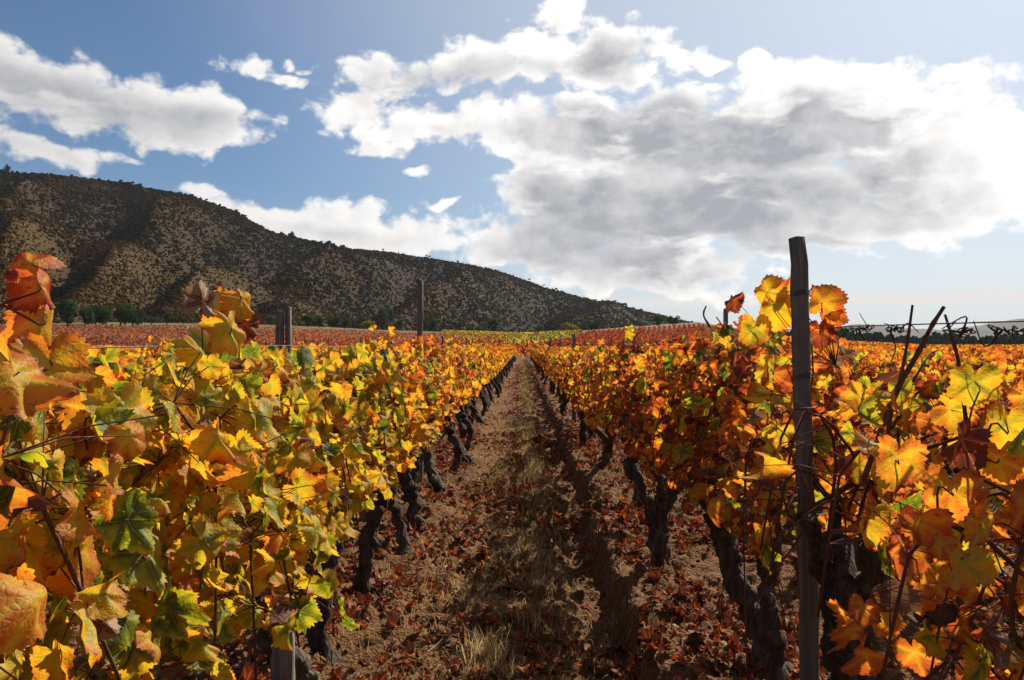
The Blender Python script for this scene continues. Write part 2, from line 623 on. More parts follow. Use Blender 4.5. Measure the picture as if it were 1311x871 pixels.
def tone_material(name, stops, trans=0.25, attr='tone'):
    m, g, out = new_mat(name)
    t = g.attr(attr).outputs['Fac']
    geo = g.n.new('ShaderNodeNewGeometry')
    col = g.ramp(t, stops)
    d = g.n.new('ShaderNodeBsdfDiffuse')
    tr = g.n.new('ShaderNodeBsdfTranslucent')
    g.l.new(col, d.inputs[0])
    g.l.new(col, tr.inputs[0])
    mx = g.n.new('ShaderNodeMixShader')
    mx.inputs[0].default_value = trans
    g.l.new(d.outputs[0], mx.inputs[1])
    g.l.new(tr.outputs[0], mx.inputs[2])
    g.l.new(mx.outputs[0], out.inputs[0])
    return m


M['straw'] = tone_material('dry grass', [(0, (.09, .13, .025)), (.25, (.17, .17, .045)), (.45, (.36, .25, .095)), (1, (.62, .46, .22))], .4)
M['debris'] = tone_material('soil and twigs', [(0, (.068, .034, .015)), (.5, (.155, .078, .033)), (.75, (.215, .118, .055)), (.85, (.24, .14, .07)), (1, (.46, .35, .22))], 0.0)
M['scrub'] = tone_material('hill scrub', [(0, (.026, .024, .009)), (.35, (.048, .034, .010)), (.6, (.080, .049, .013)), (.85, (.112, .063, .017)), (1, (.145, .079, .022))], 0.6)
M['crown'] = tone_material('tree foliage', [(0, (.030, .052, .020)), (.4, (.055, .088, .028)), (.7, (.095, .125, .035)), (.85, (.17, .17, .035)), (1, (.36, .29, .035))], .4)


def ground_material():
    m, g, out = new_mat('ground soil')
    geo = g.n.new('ShaderNodeNewGeometry')
    P = geo.outputs['Position']
    x, y, z = g.sep(P)[:3]
    big = g.noise(P, 0.9, 4, 0.6)
    mid = g.noise(P, 7.0, 6, 0.62)
    fine = g.noise(P, 60.0, 5, 0.65)
    col = g.ramp(g.math('ADD', g.math('MULTIPLY', mid, 0.6), g.math('MULTIPLY', big, 0.4)),
                 [(.30, (.064, .029, .011)), (.50, (.136, .063, .024)), (.70, (.225, .118, .048))])
    col = g.mix(g.maprange(fine, .35, .68), col, g.mix(0.5, col, (.25, .140, .062)))
    # crumbs of rotten leaf
    cr = g.noise(P, 26.0, 3, 0.6)
    col = g.mix(g.math('MULTIPLY', g.maprange(cr, .60, .68), 0.7), col, (.115, .040, .022))
    # dry grass wears through along the middle of the alley
    mw = g.math('ADD', x, g.math('MULTIPLY', g.math('SUBTRACT', big, 0.5), 0.5))
    strip = g.math('MULTIPLY', g.maprange(mw, -0.15, 0.05), g.maprange(mw, 0.12, 0.32, 1.0, 0.0))
    strip = g.math('MULTIPLY', strip, g.maprange(y, 6.0, 18.0))
    col = g.mix(g.math('MULTIPLY', strip, 0.6), col, (.30, .21, .10))
    # beyond the vineyard block: dry olive pasture, then yellowing grass
    far = g.noise(P, 0.012, 5, 0.6)
    pasture = g.ramp(far, [(.35, (.10, .085, .035)), (.55, (.17, .14, .055)), (.7, (.20, .17, .06))])
    col = g.mix(g.maprange(y, 300.0, 420.0), col, pasture)
    crumb = g.voronoi(P, 38.0, 'F1', 2)
    h = g.math('ADD', g.math('MULTIPLY', fine, 0.55), g.math('MULTIPLY', mid, 0.9))
    h = g.math('SUBTRACT', h, g.math('MULTIPLY', crumb, 0.7))
    principled(g, out, col, 0.95, g.bump(h, 0.8, 0.032), 0.12)
    return m


def hill_material(name, far=False, stops=((.36, (.022, .014, .005)), (.50, (.031, .018, .006)), (.60, (.043, .024, .008)), (.70, (.078, .043, .016)))):
    m, g, out = new_mat(name)
    geo = g.n.new('ShaderNodeNewGeometry')
    P = geo.outputs['Position']
    n1 = g.noise(P, 0.012, 6, 0.62)
    n2 = g.noise(P, 0.10, 5, 0.65)
    n3 = g.noise(P, 0.45, 4, 0.6)
    f = g.math('ADD', g.math('ADD', g.math('MULTIPLY', n1, 0.45), g.math('MULTIPLY', n2, 0.35)), g.math('MULTIPLY', n3, 0.2))
    if far:
        col = g.ramp(f, [(.35, (.05, .06, .04)), (.65, (.11, .10, .07))])
    else:
        col = g.ramp(f, list(stops))
    principled(g, out, col, 0.95, g.bump(n3, 0.6, 1.2), 0.1)
    return m


M['ground'] = ground_material()
M['hill'] = hill_material('dry hillside shade-toned')  # darker than the spur: the ridge's shadow is put into its colour
M['spur'] = hill_material('dry grass hillside sun-toned', stops=((.36, (.038, .024, .008)), (.50, (.055, .033, .010)), (.60, (.076, .045, .014)), (.70, (.125, .072, .026))))  # dry grass, with the spur's sunlit look put into a lighter colour
M['far_hill'] = hill_material('far hills', True)

# ------------------------------------------------------------------ terrain
ROW_L, ROW_R = -0.90, 0.95
SP = ROW_R - ROW_L
ROWS_L = [ROW_L - SP * i for i in range(0, 40)]
ROWS_R = [ROW_R + SP * i for i in range(0, 40)]
BLOCK_END = 84.0


def far_slope(u):
    return np.interp(u, [-1.5, -.66, -.35, -.15, 0.0, .08, .22, .34, .5, 1.5], [.037, .034, .030, .021, .016, .020, .029, .010, .001, .0])


def ground_z(x, y):
    x = np.asarray(x, dtype=float)
    y = np.asarray(y, dtype=float)
    # profile of one alley, repeated: berm under the vines, cut edge on one side, slight mound in the middle
    c = ((x - ROW_L) / SP) % 1.0 * SP                     # 0 at a row, SP at the next
    wob = 0.16 * (vnoise(y * 0.9, x * 0 + 3.1) - 0.5) + 0.10 * (vnoise(y * 3.1, x * 0 + 8.7) - 0.5)
    cc = c + wob
    z = 0.05 * (1 - sstep(0.12, 0.52, cc))
    z = z + 0.035 * np.exp(-((cc - 0.78) / 0.28) ** 2)
    z = z - 0.085 * sstep(1.12, 1.34, cc) * (1 - sstep(1.46, 1.55, cc))
    z = z + 0.09 * sstep(1.46, 1.55, cc)
    amp = 1 - sstep(30, 80, np.abs(y))
    near = 1 - sstep(14, 30, np.hypot(x, y))
    z = z * amp
    clod = (fbm(x * 4, y * 6, 3) - .5) * 0.11 + np.maximum(fbm(x * 11 + 40, y * 14, 2) - .50, 0) * 0.15
    clod = clod + (fbm(x * 30, y * 26, 2) - .5) * 0.022
    z = z + clod * near
    u = x / np.maximum(y, 1.0)
    rise = sstep(80, 420, y) * far_slope(u) * y
    z = z + rise * (y > 60)
    und = (fbm(x * .004, y * .004, 3) - .5) * 6 * sstep(300, 1200, np.hypot(x, y))
    return z + und * (1 - sstep(0.3, 0.5, u)) - 2.0 * sstep(900, 3000, y) * sstep(.25, .45, u)


def axis(lo_dense, hi_dense, step, far, grow):
    a = [hi_dense]
    s = step
    while a[-1] < far:
        s *= grow
        a.append(a[-1] + s)
    return np.arange(lo_dense, hi_dense, step).tolist() + a


def build_ground():
    xs = axis(-1.9, 2.4, 0.028, 9000, 1.085)
    xl = [-1.9]
    s = 0.028
    while xl[-1] > -9000:
        s *= 1.085
        xl.append(xl[-1] - s)
    xs = np.array(sorted(xl[1:]) + xs)
    ys = axis(1.0, 9.0, 0.03, 9500, 1.028)
    ys = np.array([-60, -20, -8, -3, -1, 0, .4, .7, .85] + ys)
    X, Y = np.meshgrid(xs, ys)
    Z = ground_z(X, Y)
    nx, ny = len(xs), len(ys)
    V = np.stack([X, Y, Z], -1).reshape(-1, 3)
    i = (np.arange(ny - 1)[:, None] * nx + np.arange(nx - 1)[None])
    Q = np.stack([i, i + 1, i + nx + 1, i + nx], -1).reshape(-1, 4)
    mb = MB()
    mb.add(V, Q=Q)
    o = mb.build('ground', M['ground'])
    tag(o, 'bare brown vineyard soil running out into olive pasture below the hills', 'ground', kind='structure')


build_ground()

RIDGE_U = [-1.6, -1.1, -.80, -.655, -.557, -.49, -.42, -.36, -.32, -.224, -.165, -.106, -.066, -.027, .0, .031, .08, .13, .18, .213, .245, .30]
RIDGE_V = [.20, .235, .232, .222, .213, .204, .191, .168, .145, .124, .117, .109, .1025, .092, .083, .072, .060, .048, .036, .029, .016, .0]


def gully(u, t, main):
    tt = np.clip(t, 0, 1)
    if main:
        ph = u * 5.4 + (1 - tt) * 0.85 + 0.42 * (fbm(u * 4 + 3, t * 1.6, 3) - .5)
    else:
        ph = u * 8.0 + (1 - tt) * 0.6 + 0.5 * (fbm(u * 7 + 13, t * 2.0, 3) - .5)
    g = np.abs(((ph % 1.0) - 0.5) * 2)
    return g * g * (3 - 2 * g) * .5 + g * .5


def hill_main(u, t):
    Yr = np.interp(u, [-1.6, -.655, -.2, .1, .3], [650, 900, 1150, 1500, 1900])
    Yb = np.interp(u, [-1.6, -.655, -.2, .1, .3], [330, 430, 620, 950, 1600])
    y = Yb + (Yr - Yb) * t
    zr = np.interp(u, RIDGE_U, RIDGE_V) * Yr
    zb = ground_z(u * Yb, Yb) - 3
    tt = np.clip(t, 0, 1)
    prof = 0.55 * tt + 0.45 * tt ** 1.7
    over = np.maximum(t - 1, 0)
    z = zb + (zr - zb) * np.where(t <= 1, prof, 1 - 0.9 * over ** 1.3)
    # spurs and gullies running down to the right
    g1 = gully(u, t, True)
    ph2 = u * 15.0 + (1 - tt) * 1.3 + 1.2 * (fbm(u * 9, t * 4 + 7, 3) - .5)
    g2 = np.abs(((ph2 % 1.0) - 0.5) * 2)
    env = np.clip(tt * 1.6, 0, 1) * np.clip((1.0 - tt) * 1.9, 0.015, 1) * np.clip(zr / 120, .15, 1.2)
    z = z + env * (105 * (g1 - .62) + 20 * (g2 - .5) + 9 * (fbm(u * 40, t * 16, 4) - .5))
    return u * y, y, z


def hill_spur(u, t):
    Yr = np.interp(u, [-1.6, -.655, -.2], [470, 560, 690])
    Yb = np.interp(u, [-1.6, -.655, -.2], [270, 340, 520])
    y = Yb + (Yr - Yb) * t
    vr = np.interp(u, [-1.6, -1.0, -.655, -.60, -.53, -.42, -.33, -.28, -.233, -.19, -.15], [.19, .185, .171, .158, .137, .104, .082, .058, .040, .024, .010])
    zr = vr * Yr
    zb = ground_z(u * Yb, Yb) - 3
    tt = np.clip(t, 0, 1)
    prof = 0.45 * tt + 0.55 * tt ** 1.4
    over = np.maximum(t - 1, 0)
    z = zb + (zr - zb) * np.where(t <= 1, prof, 1 - 0.9 * over ** 1.2)
    g1 = gully(u, t, False)
    env = np.clip(tt * 1.6, 0, 1) * np.clip((1.1 - tt) * 2.2, 0.08, 1) * np.clip(zr / 60, .1, 1.2)
    z = z + env * (34 * (g1 - .6) + 13 * (fbm(u * 30, t * 9, 4) - .5))
    return u * y, y, z


def build_hill(name, fn, u0, u1, nu, nt, tmax, label, mat):
    us = np.linspace(u0, u1, nu)
    ts = np.linspace(-0.02, tmax, nt)
    U, T = np.meshgrid(us, ts)
    x, y, z = fn(U, T)
    V = np.stack([x, y, z], -1).reshape(-1, 3)
    i = (np.arange(nt - 1)[:, None] * nu + np.arange(nu - 1)[None])
    Q = np.stack([i, i + 1, i + nu + 1, i + nu], -1).reshape(-1, 4)
    mb = MB()
    mb.add(V, Q=Q)
    return tag(mb.build(name, mat), label, 'hill', kind='structure')


build_hill('hillside', hill_main, -1.6, .3, 520, 170, 1.55, 'long scrub covered ridge falling away towards the open plain', M['hill'])
build_hill('hill_spur', hill_spur, -1.6, -.15, 360, 120, 1.5, 'lower dry grass spur in front of the long ridge', M['spur'])


def distant_hill(name, prof, Y, depth, label, mat):
    us = np.linspace(prof[0][0], prof[-1][0], 220)
    v = np.interp(us, [p[0] for p in prof], [p[1] for p in prof])
    v = v * (1 + 0.22 * (fbm(us * 30 + Y, us * 0 + 2.2, 4) - .5))
    ts = np.linspace(0, 2, 26)
    U, T = np.meshgrid(us, ts)
    y = Y + depth * (T - 1)
    z = -6 + (v[None] * Y + 6) * np.cos((T - 1) * math.pi / 2) ** 1.3
    z = z + 0.12 * v[None] * Y * (fbm(U * 60, T * 5, 3) - .5) * np.sin(T * math.pi / 2)
    V = np.stack([U * Y, y, z], -1).reshape(-1, 3)
    n = len(us)
    i = (np.arange(25)[:, None] * n + np.arange(n - 1)[None])
    mb = MB()
    mb.add(V, Q=np.stack([i, i + 1, i + n + 1, i + n], -1).reshape(-1, 4))
    return tag(mb.build(name, mat), label, 'hill', kind='structure')


distant_hill('distant_hill', [(.24, 0), (.34, .017), (.42, .025), (.47, .021), (.52, .019), (.57, .024), (.62, .034), (.68, .028), (.9, .02), (1.2, 0)],
             7600, 900, 'pale blue mountains far out beyond the plain', M['far_hill'])

# ------------------------------------------------------------------ hill scrub, one mass
ICO_V = None


def ico():
    p = (1 + 5 ** .5) / 2
    v = np.array([(-1, p, 0), (1, p, 0), (-1, -p, 0), (1, -p, 0), (0, -1, p), (0, 1, p), (0, -1, -p), (0, 1, -p), (p, 0, -1), (p, 0, 1), (-p, 0, -1), (-p, 0, 1)], float)
    v /= np.linalg.norm(v[0])
    f = np.array([(0, 11, 5), (0, 5, 1), (0, 1, 7), (0, 7, 10), (0, 10, 11), (1, 5, 9), (5, 11, 4), (11, 10, 2), (10, 7, 6), (7, 1, 8), (3, 9, 4), (3, 4, 2), (3, 2, 6), (3, 6, 8), (3, 8, 9), (4, 9, 5), (2, 4, 11), (6, 2, 10), (8, 6, 7), (9, 8, 1)])
    return v, f


ICOV, ICOF = ico()


def blobs(mb, P, S, tone, rng, squash=0.75, jit=0.3):
    n = len(P)
    k = len(ICOV)
    J = 1 + jit * (rng.random((n, k, 1)) - .5) * 2
    V = ICOV[None] * J * S[:, None, None]
    V[..., 2] *= squash
    V = V + P[:, None, :]
    T = (ICOF[None] + (np.arange(n) * k)[:, None, None]).reshape(-1, 3)
    tn = np.repeat(tone, k) + (rng.random(n * k) - .5) * .08
    mb.add(V.reshape(-1, 3), T=T, tone=tn)


def build_scrub():
    rng = np.random.default_rng(5)
    mb = MB()
    for fn, n, u0, u1, lo, hi in ((hill_main, 125000, -.95, .29, .8, 2.4), (hill_spur, 60000, -.95, -.15, .45, 1.5)):
        u = rng.uniform(u0, u1, n)
        t = rng.uniform(0.0, 1.04, n) ** 0.9
        x, y, z = fn(u, t)
        main = fn is hill_main
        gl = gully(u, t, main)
        den = fbm(x * .018, y * .018 + z * .012, 4) + .16 * (.5 - gl)  # scrub thickens in the gullies, standing in for their shade as well
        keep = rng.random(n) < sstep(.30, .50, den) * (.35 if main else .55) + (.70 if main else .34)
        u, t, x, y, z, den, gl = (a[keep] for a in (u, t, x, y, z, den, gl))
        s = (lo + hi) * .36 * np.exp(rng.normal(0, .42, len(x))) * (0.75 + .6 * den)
        tone = np.clip(rng.normal(.30 if main else .74, .07, len(x)) + .75 * (gl - .5) + .9 * (fbm(x * .03 + 5, y * .012 + z * .03, 4) - .5) + (fbm(x * .01, y * .01, 2) - .5) * .5, 0, 1)  # shade of the ridge and its gullies is put into the scrub tone
        P = np.stack([x, y, z + s * .22], -1)
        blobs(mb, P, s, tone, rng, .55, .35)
        # ragged second clump on each bigger shrub
        b = s > np.median(s)
        P2 = P[b] + rng.normal(0, .55, (b.sum(), 3)) * s[b][:, None]
        P2[:, 2] = np.maximum(P2[:, 2], P[b][:, 2] - .2)
        blobs(mb, P2, s[b] * .62, np.clip(tone[b] + .04, 0, 1), rng, .65, .4)
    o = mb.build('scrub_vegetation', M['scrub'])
    tag(o, 'olive brown scrub speckling the dry hillsides', 'scrub', kind='stuff')


build_scrub()

# ------------------------------------------------------------------ leaves


def leaf_template(nb, rings, seed, teeth):
    rng = np.random.default_rng(seed)
    ka = np.radians([0, 12, 27, 40, 55, 68, 84, 100, 115, 135, 155, 168, 180])
    kr = np.array([1.0, .91, .78, .82, .93, .86, .74, .76, .80, .74, .62, .42, .12])
    th = np.linspace(-math.pi, math.pi, nb, endpoint=False) + math.pi / nb
    r = np.interp(np.abs(th), ka, kr * (1 + rng.normal(0, .05, len(kr))))
    r2 = np.interp(np.abs(th), ka, kr * (1 + rng.normal(0, .05, len(kr))))
    r = np.where(th > 0, r, r2)
    if teeth:
        r = r * (1 + teeth * (np.arange(nb) % 2 - .5) * (.7 + .6 * rng.random(nb)))
    pts = [np.zeros((1, 2))]
    for f in rings:
        sm = r if f == 1.0 else np.convolve(np.concatenate([r[-2:], r, r[:2]]), np.ones(5) / 5, 'valid')
        pts.append(np.stack([np.sin(th) * sm * f, np.cos(th) * sm * f], -1))
    P = np.concatenate(pts)
    j = np.arange(nb)
    k = (j + 1) % nb
    T = [np.stack([np.zeros(nb, int), 1 + k, 1 + j], -1)]
    for q in range(len(rings) - 1):
        a, b = 1 + q * nb, 1 + (q + 1) * nb
        T.append(np.stack([a + j, a + k, b + k], -1))
        T.append(np.stack([a + j, b + k, b + j], -1))
    return P, np.concatenate(T)


TPL = {
    'hi': [leaf_template(56, (.3, .62, .86, 1.0), s, .12) for s in (1, 2, 3, 4)],
    'mid': [leaf_template(22, (.5, 1.0), s, .10) for s in (5, 6, 7)],
    'low': [leaf_template(10, (1.0,), s, .0) for s in (8, 9)],
}


def norm(a):
    return a / (np.linalg.norm(a, axis=-1, keepdims=True) + 1e-9)


def add_leaves(mb, P, N, T, S, tone, rng, lod='mid', curl=None):
    """P centre of the petiole end, N normal, T tip direction, S length; one template per leaf."""
    n = len(P)
    which = rng.integers(0, len(TPL[lod]), n)
    N = norm(N)
    T = norm(T - N * (N * T).sum(-1, keepdims=True))
    U = np.cross(T, N)
    cup = rng.normal(.08, .26, n)
    fold = np.abs(rng.normal(.28, .32, n))
    bend = rng.normal(.45, .6, n)
    ruf = np.abs(rng.normal(.11, .09, n))
    if curl is not None:
        cup = cup + curl * rng.choice([-1, 1], n) * .55
        bend = bend + curl * rng.choice([-1, 1], n) * 1.3
        fold = fold + curl * .55
        ruf = ruf + curl * .16
    for w, (Q, F) in enumerate(TPL[lod]):
        idx = np.nonzero(which == w)[0]
        if not len(idx):
            continue
        u, v = Q[None, :, 0], Q[None, :, 1]
        r2 = u * u + v * v
        th = np.arctan2(u, v)
        ph = rng.uniform(0, 6.28, (len(idx), 1))
        z = -fold[idx][:, None] * np.sqrt(u * u + .004) + cup[idx][:, None] * r2 + ruf[idx][:, None] * np.sin(5 * th + ph) * r2 ** .75
        z = z + .065 * np.sin(7 * u + ph) * np.sin(6 * v + ph * 2) + .05 * np.sin(4 * u - 5 * v + ph * 3)
        cu = u * (1 - .35 * np.minimum(fold[idx], 1.2)[:, None] * np.abs(u))
        # bend along the midrib
        k = bend[idx][:, None]
        k = np.where(np.abs(k) < .02, .02, k)
        vv = np.sin(k * v) / k
        zz = z * np.cos(k * v) - (1 - np.cos(k * v)) / k
        L = (P[idx][:, None, :] + S[idx][:, None, None] * (cu[..., None] * U[idx][:, None, :] + vv[..., None] * T[idx][:, None, :] + zz[..., None] * N[idx][:, None, :]))
        m = Q.shape[0]
        Fc = (F[None] + (np.arange(len(idx)) * m)[:, None, None]).reshape(-1, 3)
        uvw = np.empty((len(idx), m, 3))
        uvw[..., 0], uvw[..., 1], uvw[..., 2] = u, v, rng.random(len(idx))[:, None]
        mb.add(L.reshape(-1, 3), T=Fc, tone=np.repeat(tone[idx], m), leaf_uv=uvw.reshape(-1, 3))


# ------------------------------------------------------------------ grapevines
TONES = {   # mean tone, spread, share of green leaves, share of dried leaves
    'golden_near': (.345, .09, .17, .06),
    'golden': (.45, .10, .05, .07),
    'russet': (.55, .15, .10, .12),
    'russet_far': (.57, .14, .09, .05),
}


def trunk_mesh(rng, path, r0, r1, arms, nseg=12, lod=2):
    mb = MB()
    n = 30 if lod == 2 else 9
    p = smooth_path(path, n)
    p[1:-1, :2] += np.convolve(rng.normal(0, .012, n * 2), np.ones(3) / 2, 'same').reshape(n, 2)[1:-1]
    tl = np.linspace(0, 1, n)
    rad = r0 + (r1 - r0) * tl + r0 * .55 * np.exp(-tl * 9) + r1 * .45 * np.exp(-((tl - .97) / .10) ** 2)
    rad = rad * (1 + .12 * np.sin(tl * 17 + rng.uniform(0, 6)))
    tube(mb, p, rad, 16 if lod == 2 else 7, .44, rng.integers(0, 99))
    head = p[-1]
    tips = []
    for (d, ln, r) in arms:
        d = np.array(d, float)
        d /= np.linalg.norm(d)
        c = [head - d * .03, head + d * ln * .4 + rng.normal(0, .025, 3), head + d * ln * .75 + np.array([0, 0, .03]) + rng.normal(0, .03, 3), head + d * ln + np.array([0, 0, .08])]
        q = smooth_path(c, 10 if lod == 2 else 5)
        tube(mb, q, np.linspace(r, r * .55, len(q)) * (1 + .15 * rng.random(len(q))), 8 if lod == 2 else 5, .3, rng.integers(0, 99))
        tips.append(q[-1])
        for k in range(2 if lod == 2 else 0):
            s = q[rng.integers(4, len(q) - 1)]
            e = s + np.array([rng.normal(0, .03), rng.normal(0, .03), rng.uniform(.05, .10)])
            tube(mb, np.array([s, (s + e) / 2 + rng.normal(0, .006, 3), e]), [r * .5, r * .38, r * .33], 6, .2, 3)
            tips.append(e)
    return mb, head, tips


def vine_geometry(seed, tones, lod, n_leaves, path=None, r0=.045, r1=.036, arms=None, top=1.40, bottom=.62, half=.26, length=1.0, hero=(), n_shoots=9, size=1.0, gap=None, vx=0, vy=0, bare=0):
    """Meshes for one vine in its own frame (x across the row, y along it)."""
    rng = np.random.default_rng(seed)
    mean, spread, green, dry = TONES[tones]
    if path is None:
        lx, ly = rng.normal(.08 if tones == 'golden' else 0, .11), rng.normal(0, .22)
        hz = rng.uniform(.42, .66)
        r0, r1 = r0 * rng.uniform(.75, 1.1), r1 * rng.uniform(.75, 1.1)
        path = [(lx, ly, -.06), (lx * .8 + rng.normal(0, .05), ly * .8 + rng.normal(0, .04), hz * .35), (rng.normal(0, .06), ly * .3 + rng.normal(0, .05), hz * .72), (0, 0, hz)]
    if arms is None:
        arms = [((rng.normal(0, .12), 1, .35), rng.uniform(.25, .4), .028), ((rng.normal(0, .12), -1, .4), rng.uniform(.2, .38), .027)]
        if rng.random() < .6:
            arms.append(((rng.choice([-1, 1]) * .7, rng.normal(0, .3), 1), rng.uniform(.14, .24), .024))
    tm, head, tips = trunk_mesh(rng, path, r0, r1, arms, lod={'hi': 2, 'mid': 2, 'low': 1}[lod])
    # canes
    cm = MB()
    shoots = []
    for k in range(n_shoots):
        b = np.array(tips[k % len(tips)]) + rng.normal(0, .02, 3)
        y1 = (k + .5) / n_shoots * length - length / 2 + rng.normal(0, .10)
        side = rng.choice([-1, 1])
        ztop = top + rng.normal(-.06, .07)
        if rng.random() < .22:            # a cane that arches out and hangs
            zt = min(b[2] + .40, top - .10)
            c = [b, (side * half * .5, (b[1] + y1) / 2, (b[2] + zt) / 2 + .1), (side * half * 1.0, y1, zt), (side * half * 1.25, y1 + rng.normal(0, .1), zt - .35)]
        else:
            c = [b, (b[0] + side * half * rng.uniform(.1, .5), b[1] * .5 + y1 * .5, b[2] + (ztop - b[2]) * .4), (side * half * rng.uniform(.1, .8), y1, b[2] + (ztop - b[2]) * .75),
                 (side * half * rng.uniform(0, .7), y1 + rng.normal(0, .08), ztop)]
        q = smooth_path(c, 9 if lod != 'low' else 4)
        shoots.append(q)
        tube(cm, q, np.linspace(.0055, .0028, len(q)), 5 if lod == 'hi' else 3, 0)
    for k in range(bare):                  # leafless canes arching over and hanging down
        b = np.array(tips[k % len(tips)]) + rng.normal(0, .03, 3)
        sx = -1 if rng.random() < .7 else 1
        dy = rng.normal(0, .22)
        zt = b[2] + rng.uniform(.02, .30)
        c = [b, (b[0] + sx * .10, b[1] + dy * .4, zt), (b[0] + sx * rng.uniform(.14, .26), b[1] + dy, zt - .12), (b[0] + sx * rng.uniform(.14, .34), b[1] + dy * 1.5, rng.uniform(.42, .78))]
        tube(cm, smooth_path(c, 14), np.linspace(.0042, .0018, 14), 5, 0)
        for q in range(2):                 # side twigs
            e = np.array(c[2]) + rng.normal(0, .02, 3)
            tube(cm, smooth_path([e, e + rng.normal(0, .05, 3), e + rng.normal(0, .09, 3) - np.array([0, 0, .1])], 6), np.linspace(.002, .001, 6), 4, 0)
    # leaf positions
    n_s = int(n_leaves * .62)
    si = rng.integers(0, len(shoots), n_s)
    tt = rng.random(n_s) ** .8
    base = np.array([shoots[a][min(int(b * (len(shoots[a]) - 1)), len(shoots[a]) - 1)] for a, b in zip(si, tt)])
    off = rng.normal(0, 1, (n_s, 3)) * np.array([.085, .075, .06])
    PA = base + off
    n_v = n_leaves - n_s
    zz = bottom + (top - bottom) * rng.random(n_v) ** .9
    wid = half * (0.55 + 0.55 * np.sin(np.clip((zz - bottom) / (top - bottom), 0, 1) * math.pi * .85 + .25))
    PB = np.stack([rng.choice([-1, 1], n_v) * wid * np.sqrt(rng.uniform(.15, 1.1, n_v)), rng.uniform(-.55, .55, n_v) * length, zz], -1)
    Pp = np.concatenate([PA, PB])
    ragged = bottom + .16 * (fbm(Pp[:, 1] * 3 + seed, Pp[:, 0] * 2, 2) - .5)
    keep = Pp[:, 2] > ragged
    if gap is not None:                # the canopy opens where the post stands
        gx, gy, gy1 = gap
        W = Pp + np.array([vx, vy, 0])
        keep &= ~((np.abs(W[:, 0] - gx * W[:, 1] / gy) < .085) & (W[:, 1] < gy1))
    Pp, base_all = Pp[keep], np.concatenate([base, PB])[keep]
    isA = (np.arange(n_leaves) < n_s)[keep]
    n = len(Pp)
    outx = np.sign(Pp[:, 0]) * (np.abs(Pp[:, 0]) / half + .25)
    Nn = np.stack([outx * .9 + rng.normal(0, .7, n), rng.normal(0, .85, n), .22 + rng.normal(0, .42, n)], -1)
    Tt = np.stack([outx * .25 + rng.normal(0, .42, n), rng.normal(0, .45, n), -1.0 + rng.normal(0, .3, n)], -1)
    S = np.clip(rng.normal(.059, .014, n), .028, .092) * size
    tone = rng.normal(mean, spread, n) + .05 * (Pp[:, 2] - 1.05)
    tone = tone + .16 * (fbm(Pp[:, 1] * 2.2 + seed * 1.7, Pp[:, 2] * 2.4, 2) - .5)
    tone = np.where(rng.random(n) < green, rng.uniform(.03, .24, n), tone)
    tone = np.clip(tone, .02, .86)
    curl = np.where(rng.random(n) < .48, rng.uniform(.2, 1.0, n), 0) + np.clip(tone - .7, 0, 1) * 2
    dr = rng.random(n) < dry
    tone = np.where(dr, rng.uniform(.93, 1.0, n), tone)
    curl = np.where(dr, rng.uniform(.9, 1.5, n), curl)
    S = np.where(dr, S * .8, S)
    if tones.startswith('golden'):         # the sunny side of the canopy hides its greener heart
        pass
    fm = MB()
    add_leaves(fm, Pp, Nn, Tt, S, tone, rng, lod, curl)
    # leaf stalks
    if lod == 'hi':
        for i in np.nonzero(isA)[0][::1]:
            a, b = base_all[i], Pp[i]
            mid = (a + b) / 2 + np.array([0, 0, .012])
            tube(cm, np.array([a, mid, b]), [.0019, .0014, .0012], 3, 0, cap=False)
    for h in hero:
        hp, hn, ht, hs, htone, hcurl = h
        add_leaves(fm, np.array([hp]), np.array([hn], float), np.array([ht], float), np.array([hs]), np.array([htone]), rng, 'hi', np.array([hcurl]))
        hp = np.array(hp, float)
        allp = np.concatenate([q[2:] for q in shoots])
        d2 = ((allp - hp) ** 2).sum(1) + np.where(allp[:, 2] > hp[2] + .05, .3, 0)
        a = allp[d2.argmin()]
        q = smooth_path([a, a * .55 + hp * .45 + np.array([0, 0, .03]) + rng.normal(0, .012, 3), hp + np.array([0, 0, -.01]) + rng.normal(0, .004, 3), hp], 10)
        tube(cm, q, np.linspace(.0024, .0010, 10), 5, 0, cap=False)
    mat = M['leaf'] if lod in ('hi', 'mid') else M['leaf_far']
    return tm, cm, fm, mat


VINE_MESHES = {}


def vine_meshes(key, **kw):
    if key not in VINE_MESHES:
        tm, cm, fm, mat = vine_geometry(**kw)
        VINE_MESHES[key] = (tm.mesh('trunk', M['bark']), cm.mesh('canes', M['cane']), fm.mesh('foliage', mat))
    return VINE_MESHES[key]


N_VINES = 0


def place_vine(meshes, x, y, label, group, rz=0.0, sc=(1, 1, 1), parts=3):
    global N_VINES
    N_VINES += 1
    z = float(ground_z(x, y))
    root = empty('grapevine', (x, y, z), rz)
    root.scale = sc
    tag(root, label, 'grapevine', group)
    link_mesh('trunk', meshes[0], root)
    link_mesh('cane', meshes[1], root)
    link_mesh('foliage', meshes[2], root)
    return root


ORD = ['first', 'second', 'third', 'fourth', 'fifth', 'sixth', 'seventh', 'eighth', 'ninth', 'tenth', 'eleventh', 'twelfth', 'thirteenth', 'fourteenth', 'fifteenth', 'sixteenth', 'seventeenth', 'eighteenth', 'nineteenth', 'twentieth']


